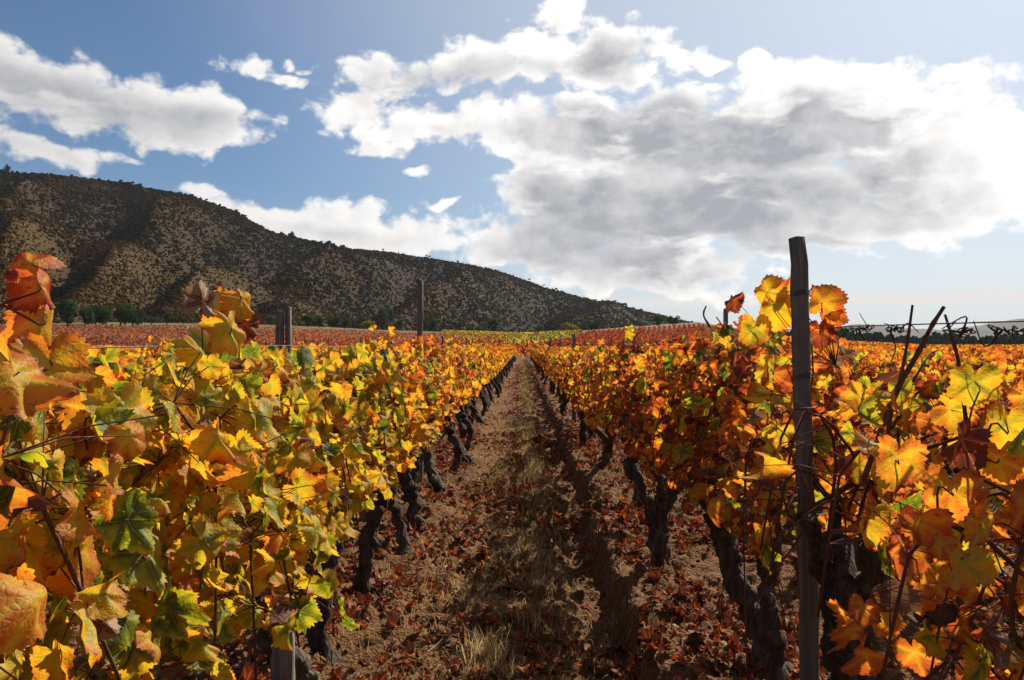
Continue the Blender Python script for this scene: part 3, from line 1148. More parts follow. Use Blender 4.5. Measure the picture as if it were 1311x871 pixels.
def build_vines():
    rng = np.random.default_rng(77)
    # ---- golden row, near vines, each its own
    L = ROW_L
    G1 = 'vines of the golden row beside the alley'

    def hl(x, y, z, vx, vy, n=(1, -.6, .5), t=(.2, 0, -1), s=.075, tone=.4, curl=.15):
        return ((x - vx, y - vy, z), n, t, s, tone, curl)
    near_l = [
        (.35, dict(seed=101, size=.86, n_leaves=540), 'golden vine nearest the camera, its big leaves cut off by the frame edge'),
        (1.20, dict(seed=102, size=.86, n_leaves=700, top=1.44, hero=[
            hl(-.695, 1.12, 1.575, L, 1.2, (.4, -1, .3), (-1, 0, .2), .050, .60, .5), hl(-.672, 1.10, 1.545, L, 1.2, (.9, -.8, .2), (.25, 0, -1), .050, .64, 1.0),
            hl(-.665, 1.10, 1.50, L, 1.2, (.9, -.9, .2), (-.2, 0, -1), .062, .50, .6), hl(-.645, 1.08, 1.44, L, 1.2, (1, -.9, .4), (.1, 0, -1), .066, .47, .2),
            hl(-.66, 1.05, 1.30, L, 1.2, (1, -.7, .4), (.1, .2, -1), .078, .33, .1), hl(-.64, 1.14, 1.16, L, 1.2, (1, -.8, .3), (0, 0, -1), .072, .50, .2),
            hl(-.63, 1.25, 1.36, L, 1.2, (1, -.5, .3), (0, .1, -1), .072, .33, .1), hl(-.62, 1.30, 1.12, L, 1.2, (1, -.5, .5), (0, .1, -1), .072, .20, .2),
        ]), 'golden vine whose orange topmost shoot rises above the near leaves'),
        (2.05, dict(seed=103, size=.86, n_leaves=700, top=1.42, r0=.07, r1=.055, hero=[
            hl(-.66, 1.80, 1.49, L, 2.05, (1, -.7, .4), (.1, 0, -1), .08, .38, .1), hl(-.71, 1.76, 1.545, L, 2.05, (.9, -.8, .5), (.2, 0, .8), .06, .98, 1.0),
            hl(-.62, 1.90, 1.28, L, 2.05, (1, -.6, .5), (0, 0, -1), .09, .30, .1), hl(-.73, 2.1, 1.50, L, 2.05, (.9, -.9, .2), (.2, .2, .8), .06, .83, .8),
        ]), 'golden vine with a thick black trunk in shade by the short stake'),
        (2.90, dict(seed=104, size=.88, n_leaves=620, top=1.42, hero=[hl(-.735, 2.08, 1.55, L, 2.9, (1, -.8, .5), (.3, 0, -.9), .066, .42, .5), hl(-.79, 2.12, 1.53, L, 2.9, (1, -.8, .2), (-.3, 0, .9), .062, .45, .2)]),
         'golden vine standing just behind the short weathered stake'),
        (3.70, dict(seed=105, size=0.92, n_leaves=546, path=[(.0, -.04, -.05), (-.02, -.02, .3), (.05, .02, .6), (.07, .08, .86)], r0=.040, r1=.034), 'golden vine with an upright dark trunk beyond the short stake'),
        (4.60, dict(seed=106, size=0.92, n_leaves=520, path=[(-.04, 0, -.05), (.0, -.03, .25), (.05, .03, .5), (.02, 0, .7)]), 'golden vine half hidden behind the upright dark trunk'),
        (5.45, dict(seed=107, size=0.85, n_leaves=481, path=[(.12, -.05, -.05), (.06, .02, .2), (-.03, .06, .42), (-.06, .12, .62)], r0=.034, r1=.032), 'golden vine with a thin trunk leaning away from the alley'),
        (6.25, dict(seed=108, size=0.85, n_leaves=468, path=[(.06, 0, -.05), (.03, .05, .25), (-.02, 0, .45), (0, .05, .66)], r0=.042, r1=.040), 'golden vine with a forked trunk before the tall grey post'),
    ]
    for y, kw, lab in near_l:
        kw.setdefault('tones', 'golden_near' if y < 4.2 else 'golden')
        place_vine(vine_meshes(('near', kw['seed']), lod='hi', half=.25, bottom=.66, **kw), ROW_L, y, lab, G1)
    # ---- russet row, near vines
    X = ROW_R
    near_r = [
        (.30, dict(seed=201, n_leaves=170, top=1.14, n_shoots=7), 'russet vine nearest the camera, cut off by the frame edge'),
        (1.25, dict(seed=202, size=.9, bare=7, n_leaves=230, top=1.33, bottom=.72, n_shoots=10, hero=[
            hl(.80, 1.62, .98, X, 1.25, (-1, -.8, -.1), (.1, 0, -1), .085, .52, .1), hl(.72, 1.35, 1.20, X, 1.25, (-1, -.8, .1), (0, 0, -1), .07, .50, .2),
            hl(.79, 1.33, 1.255, X, 1.25, (-.9, -1, .1), (.1, 0, -1), .055, .5, .1), hl(.80, 1.42, 1.38, X, 1.25, (-.9, -.9, .3), (0, 0, -1), .06, .34, .1),
            hl(.82, 1.36, 1.31, X, 1.25, (-.9, -.9, 0), (0, .1, -1), .06, .38, .1), hl(.68, 1.45, 1.24, X, 1.25, (-1, -.7, .1), (0, 0, -1), .065, .47, .1),
        ]), 'sparse russet vine with large hanging orange leaves near the twisted wire'),
        (2.25, dict(seed=203, size=.9, bare=8, n_leaves=250, top=1.36, bottom=.76, path=[(-.04, .02, -.06), (-.06, 0, .25), (-.06, -.02, .55), (-.05, 0, .76)], r0=.062, r1=.055,
                    arms=[((-.5, .1, .6), .16, .035), ((.25, -.6, .4), .2, .035), ((.3, .8, .4), .3, .03)]), 'russet vine with a stout stump in front of the tall dark post'),
        (3.10, dict(seed=208, size=.92, bare=4, n_leaves=300, top=1.50, hero=[
            hl(.77, 2.50, 1.60, X, 3.1, (-.8, -1, .1), (-.3, 0, .9), .07, .44, .2), hl(.79, 2.50, 1.555, X, 3.1, (-.8, -1, .2), (-.2, 0, -1), .085, .38, .1),
            hl(.925, 2.46, 1.565, X, 3.1, (-.6, -1, 0), (.35, 0, .9), .085, .50, .7), hl(.955, 2.48, 1.53, X, 3.1, (-.8, -1, .2), (.2, 0, -.9), .06, .56, .5), hl(.93, 2.50, 1.48, X, 3.1, (-.8, -1, .2), (.1, 0, -.9), .07, .74, .5), hl(.74, 2.55, 1.49, X, 3.1, (-.8, -1, .3), (0, 0, -1), .08, .36, .1),
            hl(.83, 2.50, 1.595, X, 3.1, (-.8, -1, 0), (.3, 0, .9), .06, .50, .3), hl(.80, 2.56, 1.36, X, 3.1, (-.8, -1, .3), (0, 0, -1), .075, .30, .1)],
            path=[(.05, .05, -.05), (.03, 0, .3), (.0, 0, .5), (0, 0, .7)], r0=.032, r1=.03), 'russet vine with bright yellow leaves clasping the tall dark post'),
        (3.75, dict(seed=204, size=.88, bare=7, n_leaves=440, top=1.50, path=[(.17, -.22, -.06), (.11, -.14, .2), (.02, -.02, .42), (-.04, .05, .66)], r0=.048, r1=.044,
                    arms=[((-.3, .9, .5), .3, .036), ((-.2, -.8, .6), .25, .03)]), 'russet vine with a thick trunk leaning over towards the alley'),
        (5.10, dict(seed=205, size=.86, bare=4, n_leaves=480, top=1.40, path=[(-.06, 0, -.06), (-.07, 0, .2), (-.05, .0, .42), (-.04, 0, .58)], r0=.054, r1=.050,
                    arms=[((-.25, .75, .75), .30, .036), ((.35, -.9, .45), .34, .04)]), 'russet vine with an upright trunk forked like a letter Y'),
        (6.30, dict(seed=206, size=.86, n_leaves=440), 'russet vine just past the upright forked trunk'),
        (7.40, dict(seed=207, size=.86, n_leaves=440), 'russet vine two places past the upright forked trunk'),
    ]
    G2 = 'vines of the russet row beside the alley'
    for y, kw, lab in near_r:
        if y < 3.5:
            kw.update(gap=(.875, 2.42, 2.5), vx=ROW_R, vy=y)
        kw.setdefault('tones', 'russet')
        kw.setdefault('bottom', .70)
        place_vine(vine_meshes(('near', kw['seed']), lod='hi', half=.27, **kw), ROW_R, y, lab, G2)

    def variant(kind, lod):
        i = int(rng.integers(0, 6 if lod == 'mid' else 5))
        t = {'golden': 'golden', 'russet': 'russet', 'mixed': 'russet_far'}[kind]
        nl = 470 if lod == 'mid' else 230
        return vine_meshes((kind, lod, i), seed=300 + i + 20 * ('golden', 'russet', 'mixed').index(kind) + (7 if lod == 'low' else 0), tones=t, lod=lod, n_leaves=nl, half=.27 if kind != 'golden' else .23,
                           bottom={'golden': .64, 'russet': .58, 'mixed': .36}[kind], top=1.31, size=.84 if lod == 'mid' else 1.1, n_shoots=9 if lod == 'mid' else 5)

    def run(x, kind, y0, y1, step, counted, who, n_unique, anchor, far_group):
        y = y0
        k = 0
        while y < y1 and counted[0] > 0:
            lod = 'mid' if y < 17 else 'low'
            if k < n_unique:
                lab, grp = f'{who}, {ORD[k]} past {anchor}', None
                grp = f'{who.split(" vine")[0]} vines of one row'
            else:
                lab, grp = f'{who}, far along where trunks merge', far_group
            rz = math.pi if rng.random() < .5 and kind != 'golden' else 0
            s = rng.uniform(.93, 1.06)
            place_vine(variant(kind, lod), x + rng.normal(0, .03), y, lab, grp, rz + rng.normal(0, .05), (s, s, s * rng.uniform(.97, 1.03)))
            counted[0] -= 1
            k += 1
            y += step * rng.uniform(.9, 1.1)
        return y
    left = [300 - N_VINES]
    ends = {}
    ends[ROWS_L[0]] = run(ROWS_L[0], 'golden', 7.1, BLOCK_END, 1.0, left, 'golden vine beside the alley', 8, 'the tall grey post', 'golden vines merging towards the end of the alley')
    ends[ROWS_R[0]] = run(ROWS_R[0], 'russet', 8.6, BLOCK_END, 1.22, left, 'russet vine beside the alley', 8, 'the upright forked trunk pair', 'russet vines merging towards the end of the alley')
    ends[ROWS_R[1]] = run(ROWS_R[1], 'mixed', 1.4, 48, 1.22, left, 'russet vine behind the tall dark post', 6, 'the near end of the row behind', 'russet vines of the row behind the tall post')
    ends[ROWS_L[1]] = run(ROWS_L[1], 'golden', 3.0, 48, 1.1, left, 'orange vine behind the golden canopy', 6, 'the near end of the row behind', 'orange vines of the row behind the golden one')
    ends[ROWS_R[2]] = run(ROWS_R[2], 'mixed', 3.4, 30, 1.3, left, 'russet vine two rows over from the alley', 3, 'its row end', 'russet vines two rows over')
    ends[ROWS_L[2]] = run(ROWS_L[2], 'golden', 5.2, 30, 1.3, left, 'orange vine two rows over from the alley', 3, 'its row end', 'orange vines two rows over')
    return ends


ROW_ENDS = build_vines()


# ------------------------------------------------------------------ the rest of the vineyard block, and the blocks beyond, as masses of leaves
def leaf_cards(mb, P, S, tone, rng, side_bias=1.0):
    n = len(P)
    Nn = np.stack([rng.normal(0, 1, n) * side_bias, rng.normal(0, .8, n), .4 + rng.normal(0, .5, n)], -1)
    Tt = np.stack([rng.normal(0, .6, n), rng.normal(0, .6, n), -1 + rng.normal(0, .4, n)], -1)
    add_leaves(mb, P, Nn, Tt, S, tone, rng, 'low')


def build_block_rest():
    rng = np.random.default_rng(9)
    mb = MB()
    wood = MB()
    for rows, mean in ((ROWS_L, .46), (ROWS_R, .53)):
        for i, x in enumerate(rows):
            y0 = ROW_ENDS.get(x)
            if y0 is None:
                y0 = max(4.0, abs(x) * 1.25)
            y1 = BLOCK_END - 1 + 3 * vnoise(np.array(i * .7), np.array(.3))
            if abs(x) > 60:
                y0 = max(y0, abs(x) * 1.35)
            if y0 >= y1:
                continue
            ln = y1 - y0
            per = 70 if i < 6 else (42 if i < 16 else 26)
            n = int(ln * per)
            y = rng.uniform(y0, y1, n)
            vine = fbm(y * .9 + i * 13, y * 0 + i, 2)
            topz = 1.33 + .16 * (vine - .5) + .03 * rng.normal(0, 1, n)
            z = topz - (.88 * rng.random(n) ** (1.0 if i < 4 else 1.5))
            px = x + rng.normal(0, .15, n)
            tone = mean + .32 * (fbm(y * .35 + i * 3.1, px * .05, 2) - .5) + rng.normal(0, .10, n)
            tone = np.clip(np.where(rng.random(n) < .05, .18, tone), .1, .86)
            s = rng.uniform(.075, .115, n) * (1 if i < 6 else 1.3 if i < 16 else 1.6)
            leaf_cards(mb, np.stack([px, y, z], -1), s, tone, rng)
            # dark trunks under the leaves
            if i < 8:
                for ty in np.arange(y0, y1, 1.2):
                    b = rng.normal(0, .05, 3)
                    tube(wood, np.array([(x, ty, -.05), (x + b[0], ty + b[1], .35), (x + b[2] * .4, ty, .72)]), [.045, .038, .045], 5, 0)
    o = mb.build('vineyard_foliage', M['leaf_far'])
    tag(o, 'further vine rows of the same block, an orange and red mass of leaves', 'vineyard', kind='stuff')
    wood.build('vine_trunks', M['bark'], o)['kind'] = 'stuff'


build_block_rest()


def rows_in(poly_u, y0, y1, step, direction, per_m, tone, h, rng, mb, size):
    """Rows of a far block: parallel lines clipped to a wedge u0..u1, y0..y1."""
    u0, u1 = poly_u
    dx, dy = direction
    L = math.hypot(dx, dy)
    dx, dy = dx / L, dy / L
    nx, ny = -dy, dx
    cs = np.array([(u0 * y0, y0), (u1 * y0, y0), (u0 * y1, y1), (u1 * y1, y1)])
    a = cs @ np.array([nx, ny])
    b = cs @ np.array([dx, dy])
    for off in np.arange(a.min(), a.max(), step):
        n = int((b.max() - b.min()) * per_m)
        q = rng.uniform(b.min(), b.max(), n)
        x = nx * off + dx * q
        y = ny * off + dy * q
        u = x / y
        k = (y > y0) & (y < y1) & (u > u0) & (u < u1)
        x, y = x[k] + rng.normal(0, .18, k.sum()), y[k] + rng.normal(0, .18, k.sum())
        if not len(x):
            continue
        z = ground_z(x, y) + h * (1 - .75 * rng.random(len(x)) ** 1.6)
        t = tone + .14 * (fbm(x * .03, y * .03, 3) - .5) * 2 + rng.normal(0, .06, len(x))
        t = np.where(rng.random(len(x)) < .4, .86 + rng.normal(0, .03, len(x)), t)
        leaf_cards(mb, np.stack([x, y, z], -1), rng.uniform(.8, 1.25, len(x)) * size, np.clip(t, .05, .93), rng)


def build_far_blocks():
    rng = np.random.default_rng(31)
    mb = MB()
    rows_in((-.9, -.02), 88, 330, 2.6, (1, .18), 1.5, .66, 1.5, rng, mb, .30)
    rows_in((-.08, .03), 84.5, 150, 1.6, (1, .05), 5.0, .66, 1.5, rng, mb, .30)
    tag(mb.build('red_vineyard_foliage', M['leaf_far']), 'rust red vine block spreading to the foot of the hills', 'vineyard', kind='stuff')
    mb = MB()
    rows_in((-.10, .075), 185, 560, 3.0, (1, .1), 1.0, .15, 1.5, rng, mb, .42)
    tag(mb.build('olive_vineyard_foliage', M['leaf_far']), 'olive yellow vine block below the ridge, beyond the alley end', 'vineyard', kind='stuff')
    mb = MB()
    rows_in((.30, .9), 100, 420, 3.0, (1, -.2), .9, .50, 1.4, rng, mb, .36)
    tag(mb.build('tawny_vineyard_foliage', M['leaf_far']), 'tawny yellow vine block on the plain under the far trees', 'vineyard', kind='stuff')
    # crimson block with its rows seen end on: every row is a thing
    rows = []
    k = 0
    for a in np.linspace(0.0, 1.0, 40):
        x0, y0 = 4 + a * 72, 165.0 + a * 30
        x1, y1 = x0 + 26 + a * 18, y0 + 190 - a * 10
        n = 900
        q = rng.random(n)
        x = x0 + (x1 - x0) * q + rng.normal(0, .25, n)
        y = y0 + (y1 - y0) * q + rng.normal(0, .25, n)
        z = ground_z(x, y) + 1.6 * (1 - .8 * rng.random(n) ** 1.4)
        m1 = MB()
        t = np.clip(.745 + rng.normal(0, .05, n), .4, .84)
        c = np.array([x.mean(), y.mean(), 0])
        leaf_cards(m1, np.stack([x, y, z], -1) - c, rng.uniform(.30, .5, n), t, rng)
        o = m1.build('vine_hedge', M['leaf_far'], loc=tuple(c))
        tag(o, 'crimson vine row on the far slope, one of its parallel stripes', 'vine row', 'crimson vine rows on the far slope')


build_far_blocks()

# ------------------------------------------------------------------ posts, wires


def post(name, x, y, top, r, mat, label, lean=(0, 0), group=None, cap='flat', seed=1):
    z0 = float(ground_z(x, y))
    root = empty(name, (x, y, z0))
    tag(root, label, 'post', group)
    mb = MB()
    rng = np.random.default_rng(seed)
    n = 26
    t = np.linspace(0, 1, n)
    h = top - z0
    p = np.stack([lean[0] * (t * 1) + rng.normal(0, .002, n), lean[1] * t + rng.normal(0, .002, n), -.25 + t * (h + .25)], -1)
    rad = r * (1.04 - .10 * t) * (1 + .03 * rng.normal(0, 1, n))
    rad[-1] *= .93
    tube(mb, p, rad, 14, .10, seed)
    mb.build('shaft', mat, root)
    return root


def ring_wire(parent, z, r, lean):
    mb = MB()
    a = np.linspace(0, 2 * math.pi * 2.3, 40)
    pts = np.stack([lean[0] + r * np.cos(a), lean[1] + r * np.sin(a), z + .008 * a / 6.28 + .004 * np.sin(a * 3)], -1)
    tube(mb, pts, .0018, 4, 0)
    mb.build('wire_tie', M['wire'], parent)


p = post('vineyard_post', .885, 2.42, 1.825, .027, M['post'], 'tall dark round post rising from the russet row against the sky', lean=(-.05, .0), seed=4)
ring_wire(p, 1.30, .030, (-.036, 0))
ring_wire(p, 1.55, .030, (-.043, 0))
post('vineyard_post', -1.03, 8.0, 2.155, .031, M['post_pale'], 'tall slim grey post above the golden row before the hills', lean=(.005, 0), seed=5)
post('vineyard_stake', ROW_L + .02, 2.92, 1.25, .043, M['post'], 'short thick weathered stake under orange leaves of the golden row', seed=6)
twin = post('vineyard_post', ROWS_L[1] - .12, 9.4, 1.90, .052, M['post'], 'stubby dark double post standing above the leaves against the hill foot', seed=7)
mb = MB()
tube(mb, np.array([(.105, .02, -.2), (.10, .02, .8), (.092, .02, 1.86)]), [.042, .04, .038], 12, .1, 3)
mb.build('brace', M['post'], twin)
post('vineyard_post', ROWS_R[1] + .0, 11.0, 2.0, .033, M['post'], 'thin dark post beyond the dry twigs of the russet row', seed=8)
post('vineyard_post', ROW_R + .0, 14.6, 1.70, .040, M['post'], 'short dark post tip showing midway along the russet row', seed=9)
rp = np.random.default_rng(12)
for i, (px_, d_, top_) in enumerate([(566, 30, 1.85), (703, 34, 1.85), (460, 40, 1.9), (500, 55, 2.0), (596, 60, 2.0), (718, 48, 1.9), (420, 62, 2.1), (640, 70, 2.0), (300, 50, 2.0), (1000, 34, 1.9), (860, 44, 2.0), (1180, 30, 1.9)]):
    x_ = (px_ - VPX) / FPX * d_
    post('vineyard_post', x_, d_, top_, .045, M['post'], 'small dark post tip poking out of the far vine rows', group='far post tips over the vine rows', seed=20 + i, lean=(rp.normal(0, .05), 0))


def wire(x, y0, y1, z, label, sag=.02, group=None, seed=0, n=90):
    rng = np.random.default_rng(seed)
    t = np.linspace(0, 1, n)
    y = y0 + (y1 - y0) * t
    zz = z - sag * np.sin((y - 2.64) / 6.0 * math.pi) ** 2 + .004 * (fbm(y * 3, y * 0 + seed, 2) - .5)
    pts = np.stack([np.full(n, x) + .01 * (fbm(y * 2, y * 0 + seed + 5, 2) - .5), y, zz], -1)
    mb = MB()
    tube(mb, pts, .0016, 4, 0)
    o = mb.build('trellis_wire', M['wire'])
    tag(o, label, 'wire', group)


wire(ROW_R - .03, .3, 84, 1.555, 'top trellis wire of the russet row, crossing the sky past the tall post', .03)
wire(ROW_R - .03, .3, 84, 1.12, 'middle trellis wire among the leaves of the russet row', .02, seed=1)
wire(ROW_L + .02, .3, 84, 1.50, 'top trellis wire hidden in the golden canopy', .02, seed=2)
wire(ROW_L + .04, .3, 84, 1.08, 'middle trellis wire among the leaves of the golden row', .02, seed=3)


def tendril(x, y, z, length, label, seed, turns=7):
    rng = np.random.default_rng(seed)
    n = 130
    t = np.linspace(0, 1, n)
    r = .0022 + .014 * np.maximum(fbm(t * 9 + seed, t * 0, 2) - .35, 0)
    a = t * turns * 6.28 + 9 * (fbm(t * 6, t * 0 + seed, 3) - .5)
    pts = np.stack([x + r * np.cos(a), y + (t - .5) * length + .014 * np.sin(a * .63 + seed) * fbm(t * 8, t * 0 + 3, 2), z + r * np.sin(a * 1.13)], -1)
    mb = MB()
    tube(mb, pts, .0014, 4, 0)
    tube(mb, pts[::-1] * np.array([1, 1, 1]) + np.stack([np.sin(t * 23) * .006, np.sin(t * 11) * .010, np.cos(t * 19 + seed) * .007], -1), .0013, 4, 0)
    for k in range(4):
        s = pts[rng.integers(10, n - 10)]
        e = s + rng.normal(0, 1, 3) * np.array([.02, .03, .03])
        tube(mb, smooth_path([s, (s + e) / 2 + rng.normal(0, .012, 3), e + rng.normal(0, .01, 3)], 9), np.linspace(.0024, .001, 9), 4, 0)
    o = mb.build('dry_tendril', M['tendril'])
    tag(o, label, 'tendril')


tendril(ROW_R - .03, 2.20, 1.545, .16, 'curly dry tendril wound on the wire beside the tall dark post', 1, 5)
tendril(ROW_R - .03, 1.98, 1.540, .07, 'tight knot of dry tendril midway along the top wire', 2, 4)
tendril(ROW_R - .03, 1.50, 1.527, .13, 'thick twisted tendril bundle on the wire near the frame edge', 3, 9)
tendril(ROW_R - .03, 1.66, 1.532, .03, 'small tendril curl between two bundles on the top wire', 4, 2)


def cane(pts, r, label, name='bare_cane'):
    mb = MB()
    q = smooth_path(pts, 16)
    rad = np.linspace(r, r * .6, 16)
    rad[::4] *= 1.25
    tube(mb, q, rad, 7, .12, 5)
    c = mb.build(name, M['cane'])
    tag(c, label, 'cane')


def wp(px, py, d):
    return ((px - VPX) / FPX * d, d, EYE + (VPY - py) / FPX * d)


cane([wp(1120, 640, 1.95), wp(1135, 540, 1.93), wp(1150, 480, 1.92), wp(1158, 440, 1.9), wp(1165, 391, 1.9)], .0048, 'slim bare cane standing straight up through the top wire')
cane([wp(1100, 620, 1.85), wp(1140, 510, 1.82), wp(1170, 455, 1.8), wp(1188, 420, 1.78), wp(1205, 393, 1.76)], .0066, 'thick bare cane slanting up across the top wire')
cane([wp(1232, 540, 1.8), wp(1224, 470, 1.8), wp(1214, 430, 1.8), wp(1206, 403, 1.8)], .0045, 'bare cane leaning the other way behind the thick slanting one')
cane([wp(906, 470, 4.6), wp(912, 430, 4.6), wp(900, 405, 4.6), wp(903, 392, 4.6)], .007, 'dry vine tip sticking up before the far crimson slope')

# ------------------------------------------------------------------ litter on the soil


def build_litter():
    rng = np.random.default_rng(21)
    mb = MB()
    # leaves lie in drifts: the ditch edge, the strip left of the middle, under the vines
    for lod, n, y0, y1 in (('hi', 5200, 2.3, 5.2), ('mid', 12000, 5.2, 13), ('low', 15000, 13, 60)):
        y = y0 + (y1 - y0) * rng.random(n * 4)
        x = rng.uniform(-3.0, 4.2, n * 4)
        w = .34 + 1.0 * np.exp(-((x + .16) / .20) ** 2) + .75 * np.exp(-((x - .47) / .13) ** 2) + .75 * (x > .72) + .2 * np.exp(-((x + .9) / .3) ** 2)  # extra leaves right of the ditch also darken the soil in place of shade
        w = w * sstep(.36, .62, fbm(x * 2.3, y * 1.6, 3)) * 1.6
        k = np.nonzero(rng.random(n * 4) < w)[0][:n]
        x, y = x[k], y[k]
        m_ = len(x)
        z = ground_z(x, y) + rng.uniform(.006, .03, m_)
        Nn = np.stack([rng.normal(0, .45, m_), rng.normal(0, .45, m_), np.where(rng.random(m_) < .75, 1.0, -1.0)], -1)
        Tt = rng.normal(0, 1, (m_, 3))
        tone = np.clip(rng.normal(.82, .09, m_), .5, .94)
        tone = np.where(rng.random(m_) < .16, rng.uniform(.93, 1, m_), tone)
        add_leaves(mb, np.stack([x, y, z], -1), Nn, Tt, rng.uniform(.022, .052, m_), tone, rng, lod, rng.uniform(.4, 1.6, m_))
    tag(mb.build('fallen_leaves', M['leaf_fallen']), 'drifts of fallen red and brown vine leaves along the alley', 'fallen leaves', kind='stuff')


build_litter()


def blades(mb, B, H, W, lean, tone, rng):
    n = len(B)
    a = rng.uniform(0, 6.28, n)
    side = np.stack([np.cos(a), np.sin(a), np.zeros(n)], -1) * W[:, None]
    ld = rng.uniform(0, 6.28, n)
    L = np.stack([np.cos(ld), np.sin(ld), np.zeros(n)], -1) * (lean * H)[:, None]
    up = np.array([0, 0, 1.0])
    p1 = B + L * .35 + up * (H * .55)[:, None]
    p2 = B + L + up * (H * np.maximum(.25, 1 - lean * .5))[:, None]
    V = np.stack([B - side, B + side, p1 - side * .7, p1 + side * .7, p2], 1).reshape(-1, 3)
    i = np.arange(n)[:, None] * 5
    T = np.concatenate([i + np.array([[0, 1, 3]]), i + np.array([[0, 3, 2]]), i + np.array([[2, 3, 4]])])
    mb.add(V, T=T, tone=np.repeat(tone, 5))


def build_grass():
    rng = np.random.default_rng(41)
    mb = MB()

    def tuft(x, y, n, h, spread, tone, w=.0016, lean=.5):
        bx, by = rng.normal(x, spread, n), rng.normal(y, spread, n)
        B = np.stack([bx, by, ground_z(bx, by) - .005], -1)
        blades(mb, B, rng.uniform(.4, 1.0, n) * h, np.full(n, w) * rng.uniform(.7, 1.4, n), rng.uniform(.1, 1.0, n) * lean * 2, np.clip(rng.normal(tone, .14, n), 0, 1), rng)
    # dry strip down the middle
    for y in np.arange(5.2, 80, .055):
        if rng.random() < .18 + .4 * vnoise(np.array(y * .6), np.array(2.0)):
            k = sstep(6, 14, y)
            tuft(rng.normal(.09, .10), y, int(12 + 8 * k), rng.uniform(.07, .20), .05, .78, .0016 + .00022 * y)
    for (x, y, n, h, t) in [(.10, 8.6, 160, .28, .8), (.14, 9.4, 120, .25, .8), (.08, 11.0, 120, .22, .8), (-.16, 3.65, 170, .24, .85), (-.05, 3.5, 90, .12, .8), (-.20, 3.45, 120, .10, .8), (-.28, 4.6, 60, .12, .6),
                            (.05, 4.1, 40, .16, .9), (-.12, 5.0, 70, .10, .55), (.12, 4.7, 60, .12, .8)]:
        tuft(x, y, n, h, .05, t, .0018)
    # stray dry wisps and a few green weeds
    for i in range(330):
        y = 2.6 + 12 * rng.random() ** 1.4
        x = rng.uniform(-.9, .6)
        green = rng.random() < .3 and 5.2 < y < 12
        tuft(x, y, int(rng.integers(5, 16)), rng.uniform(.05, .13), .03, .12 if green else .75, .0017)
    for (x, y) in [(.18, 6.9), (.0, 7.2), (-.52, 6.2), (-.5, 8.0), (.2, 7.8), (-.08, 6.4)]:
        tuft(x, y, 60, .09, .06, .1, .003)
    # matted straw lying on the soil
    n = 15000
    y = 2.2 + 14 * rng.random(n) ** 1.3
    x = rng.normal(-.08, .33, n)
    k = rng.random(n) < sstep(.38, .60, fbm(x * 3 + 9, y * 2, 3))
    x, y = x[k], y[k]
    n = len(x)
    B = np.stack([x, y, ground_z(x, y) + .004], -1)
    blades(mb, B, rng.uniform(.03, .09, n), rng.uniform(.0009, .0022, n), rng.uniform(.7, 1.6, n), np.clip(rng.normal(.66, .18, n), .3, 1), rng)
    tag(mb.build('dry_grass', M['straw']), 'blond dry grass and weeds down the middle of the alley', 'grass', kind='stuff')


build_grass()


def build_debris():
    rng = np.random.default_rng(51)
    mb = MB()
    n = 14000
    y = 2.2 + 14 * rng.random(n) ** 1.5
    x = rng.uniform(-1.8, 2.6, n)
    s = .004 + .020 * rng.random(n) ** 4
    P = np.stack([x, y, ground_z(x, y) + s * .2], -1)
    blobs(mb, P, s, np.clip(rng.normal(.45, .16, n), 0, .75), rng, .7, .3)
    for i in range(850):
        yy = 2.3 + 9 * rng.random() ** 1.4
        xx = rng.uniform(-1.4, 2.2)
        a = rng.uniform(0, 3.14)
        L = rng.uniform(.03, .16)
        d = np.array([math.cos(a), math.sin(a), 0]) * L / 2
        c = np.array([xx, yy, 0])
        pts = np.array([c - d, c + rng.normal(0, .006, 3), c + d])
        pts[:, 2] = ground_z(pts[:, 0], pts[:, 1]) + .008 + rng.uniform(0, .02, 3)
        tube(mb, pts, [.0024, .002, .0015], 4, 0, tone=float(rng.uniform(.8, 1.0)))
    tag(mb.build('soil_debris', M['debris'], smooth=False), 'soil crumbs and broken twigs strewn over the alley', 'debris', kind='stuff')


build_debris()

# ------------------------------------------------------------------ trees at the foot of the hills and across the plain
TREE_MESH = {}


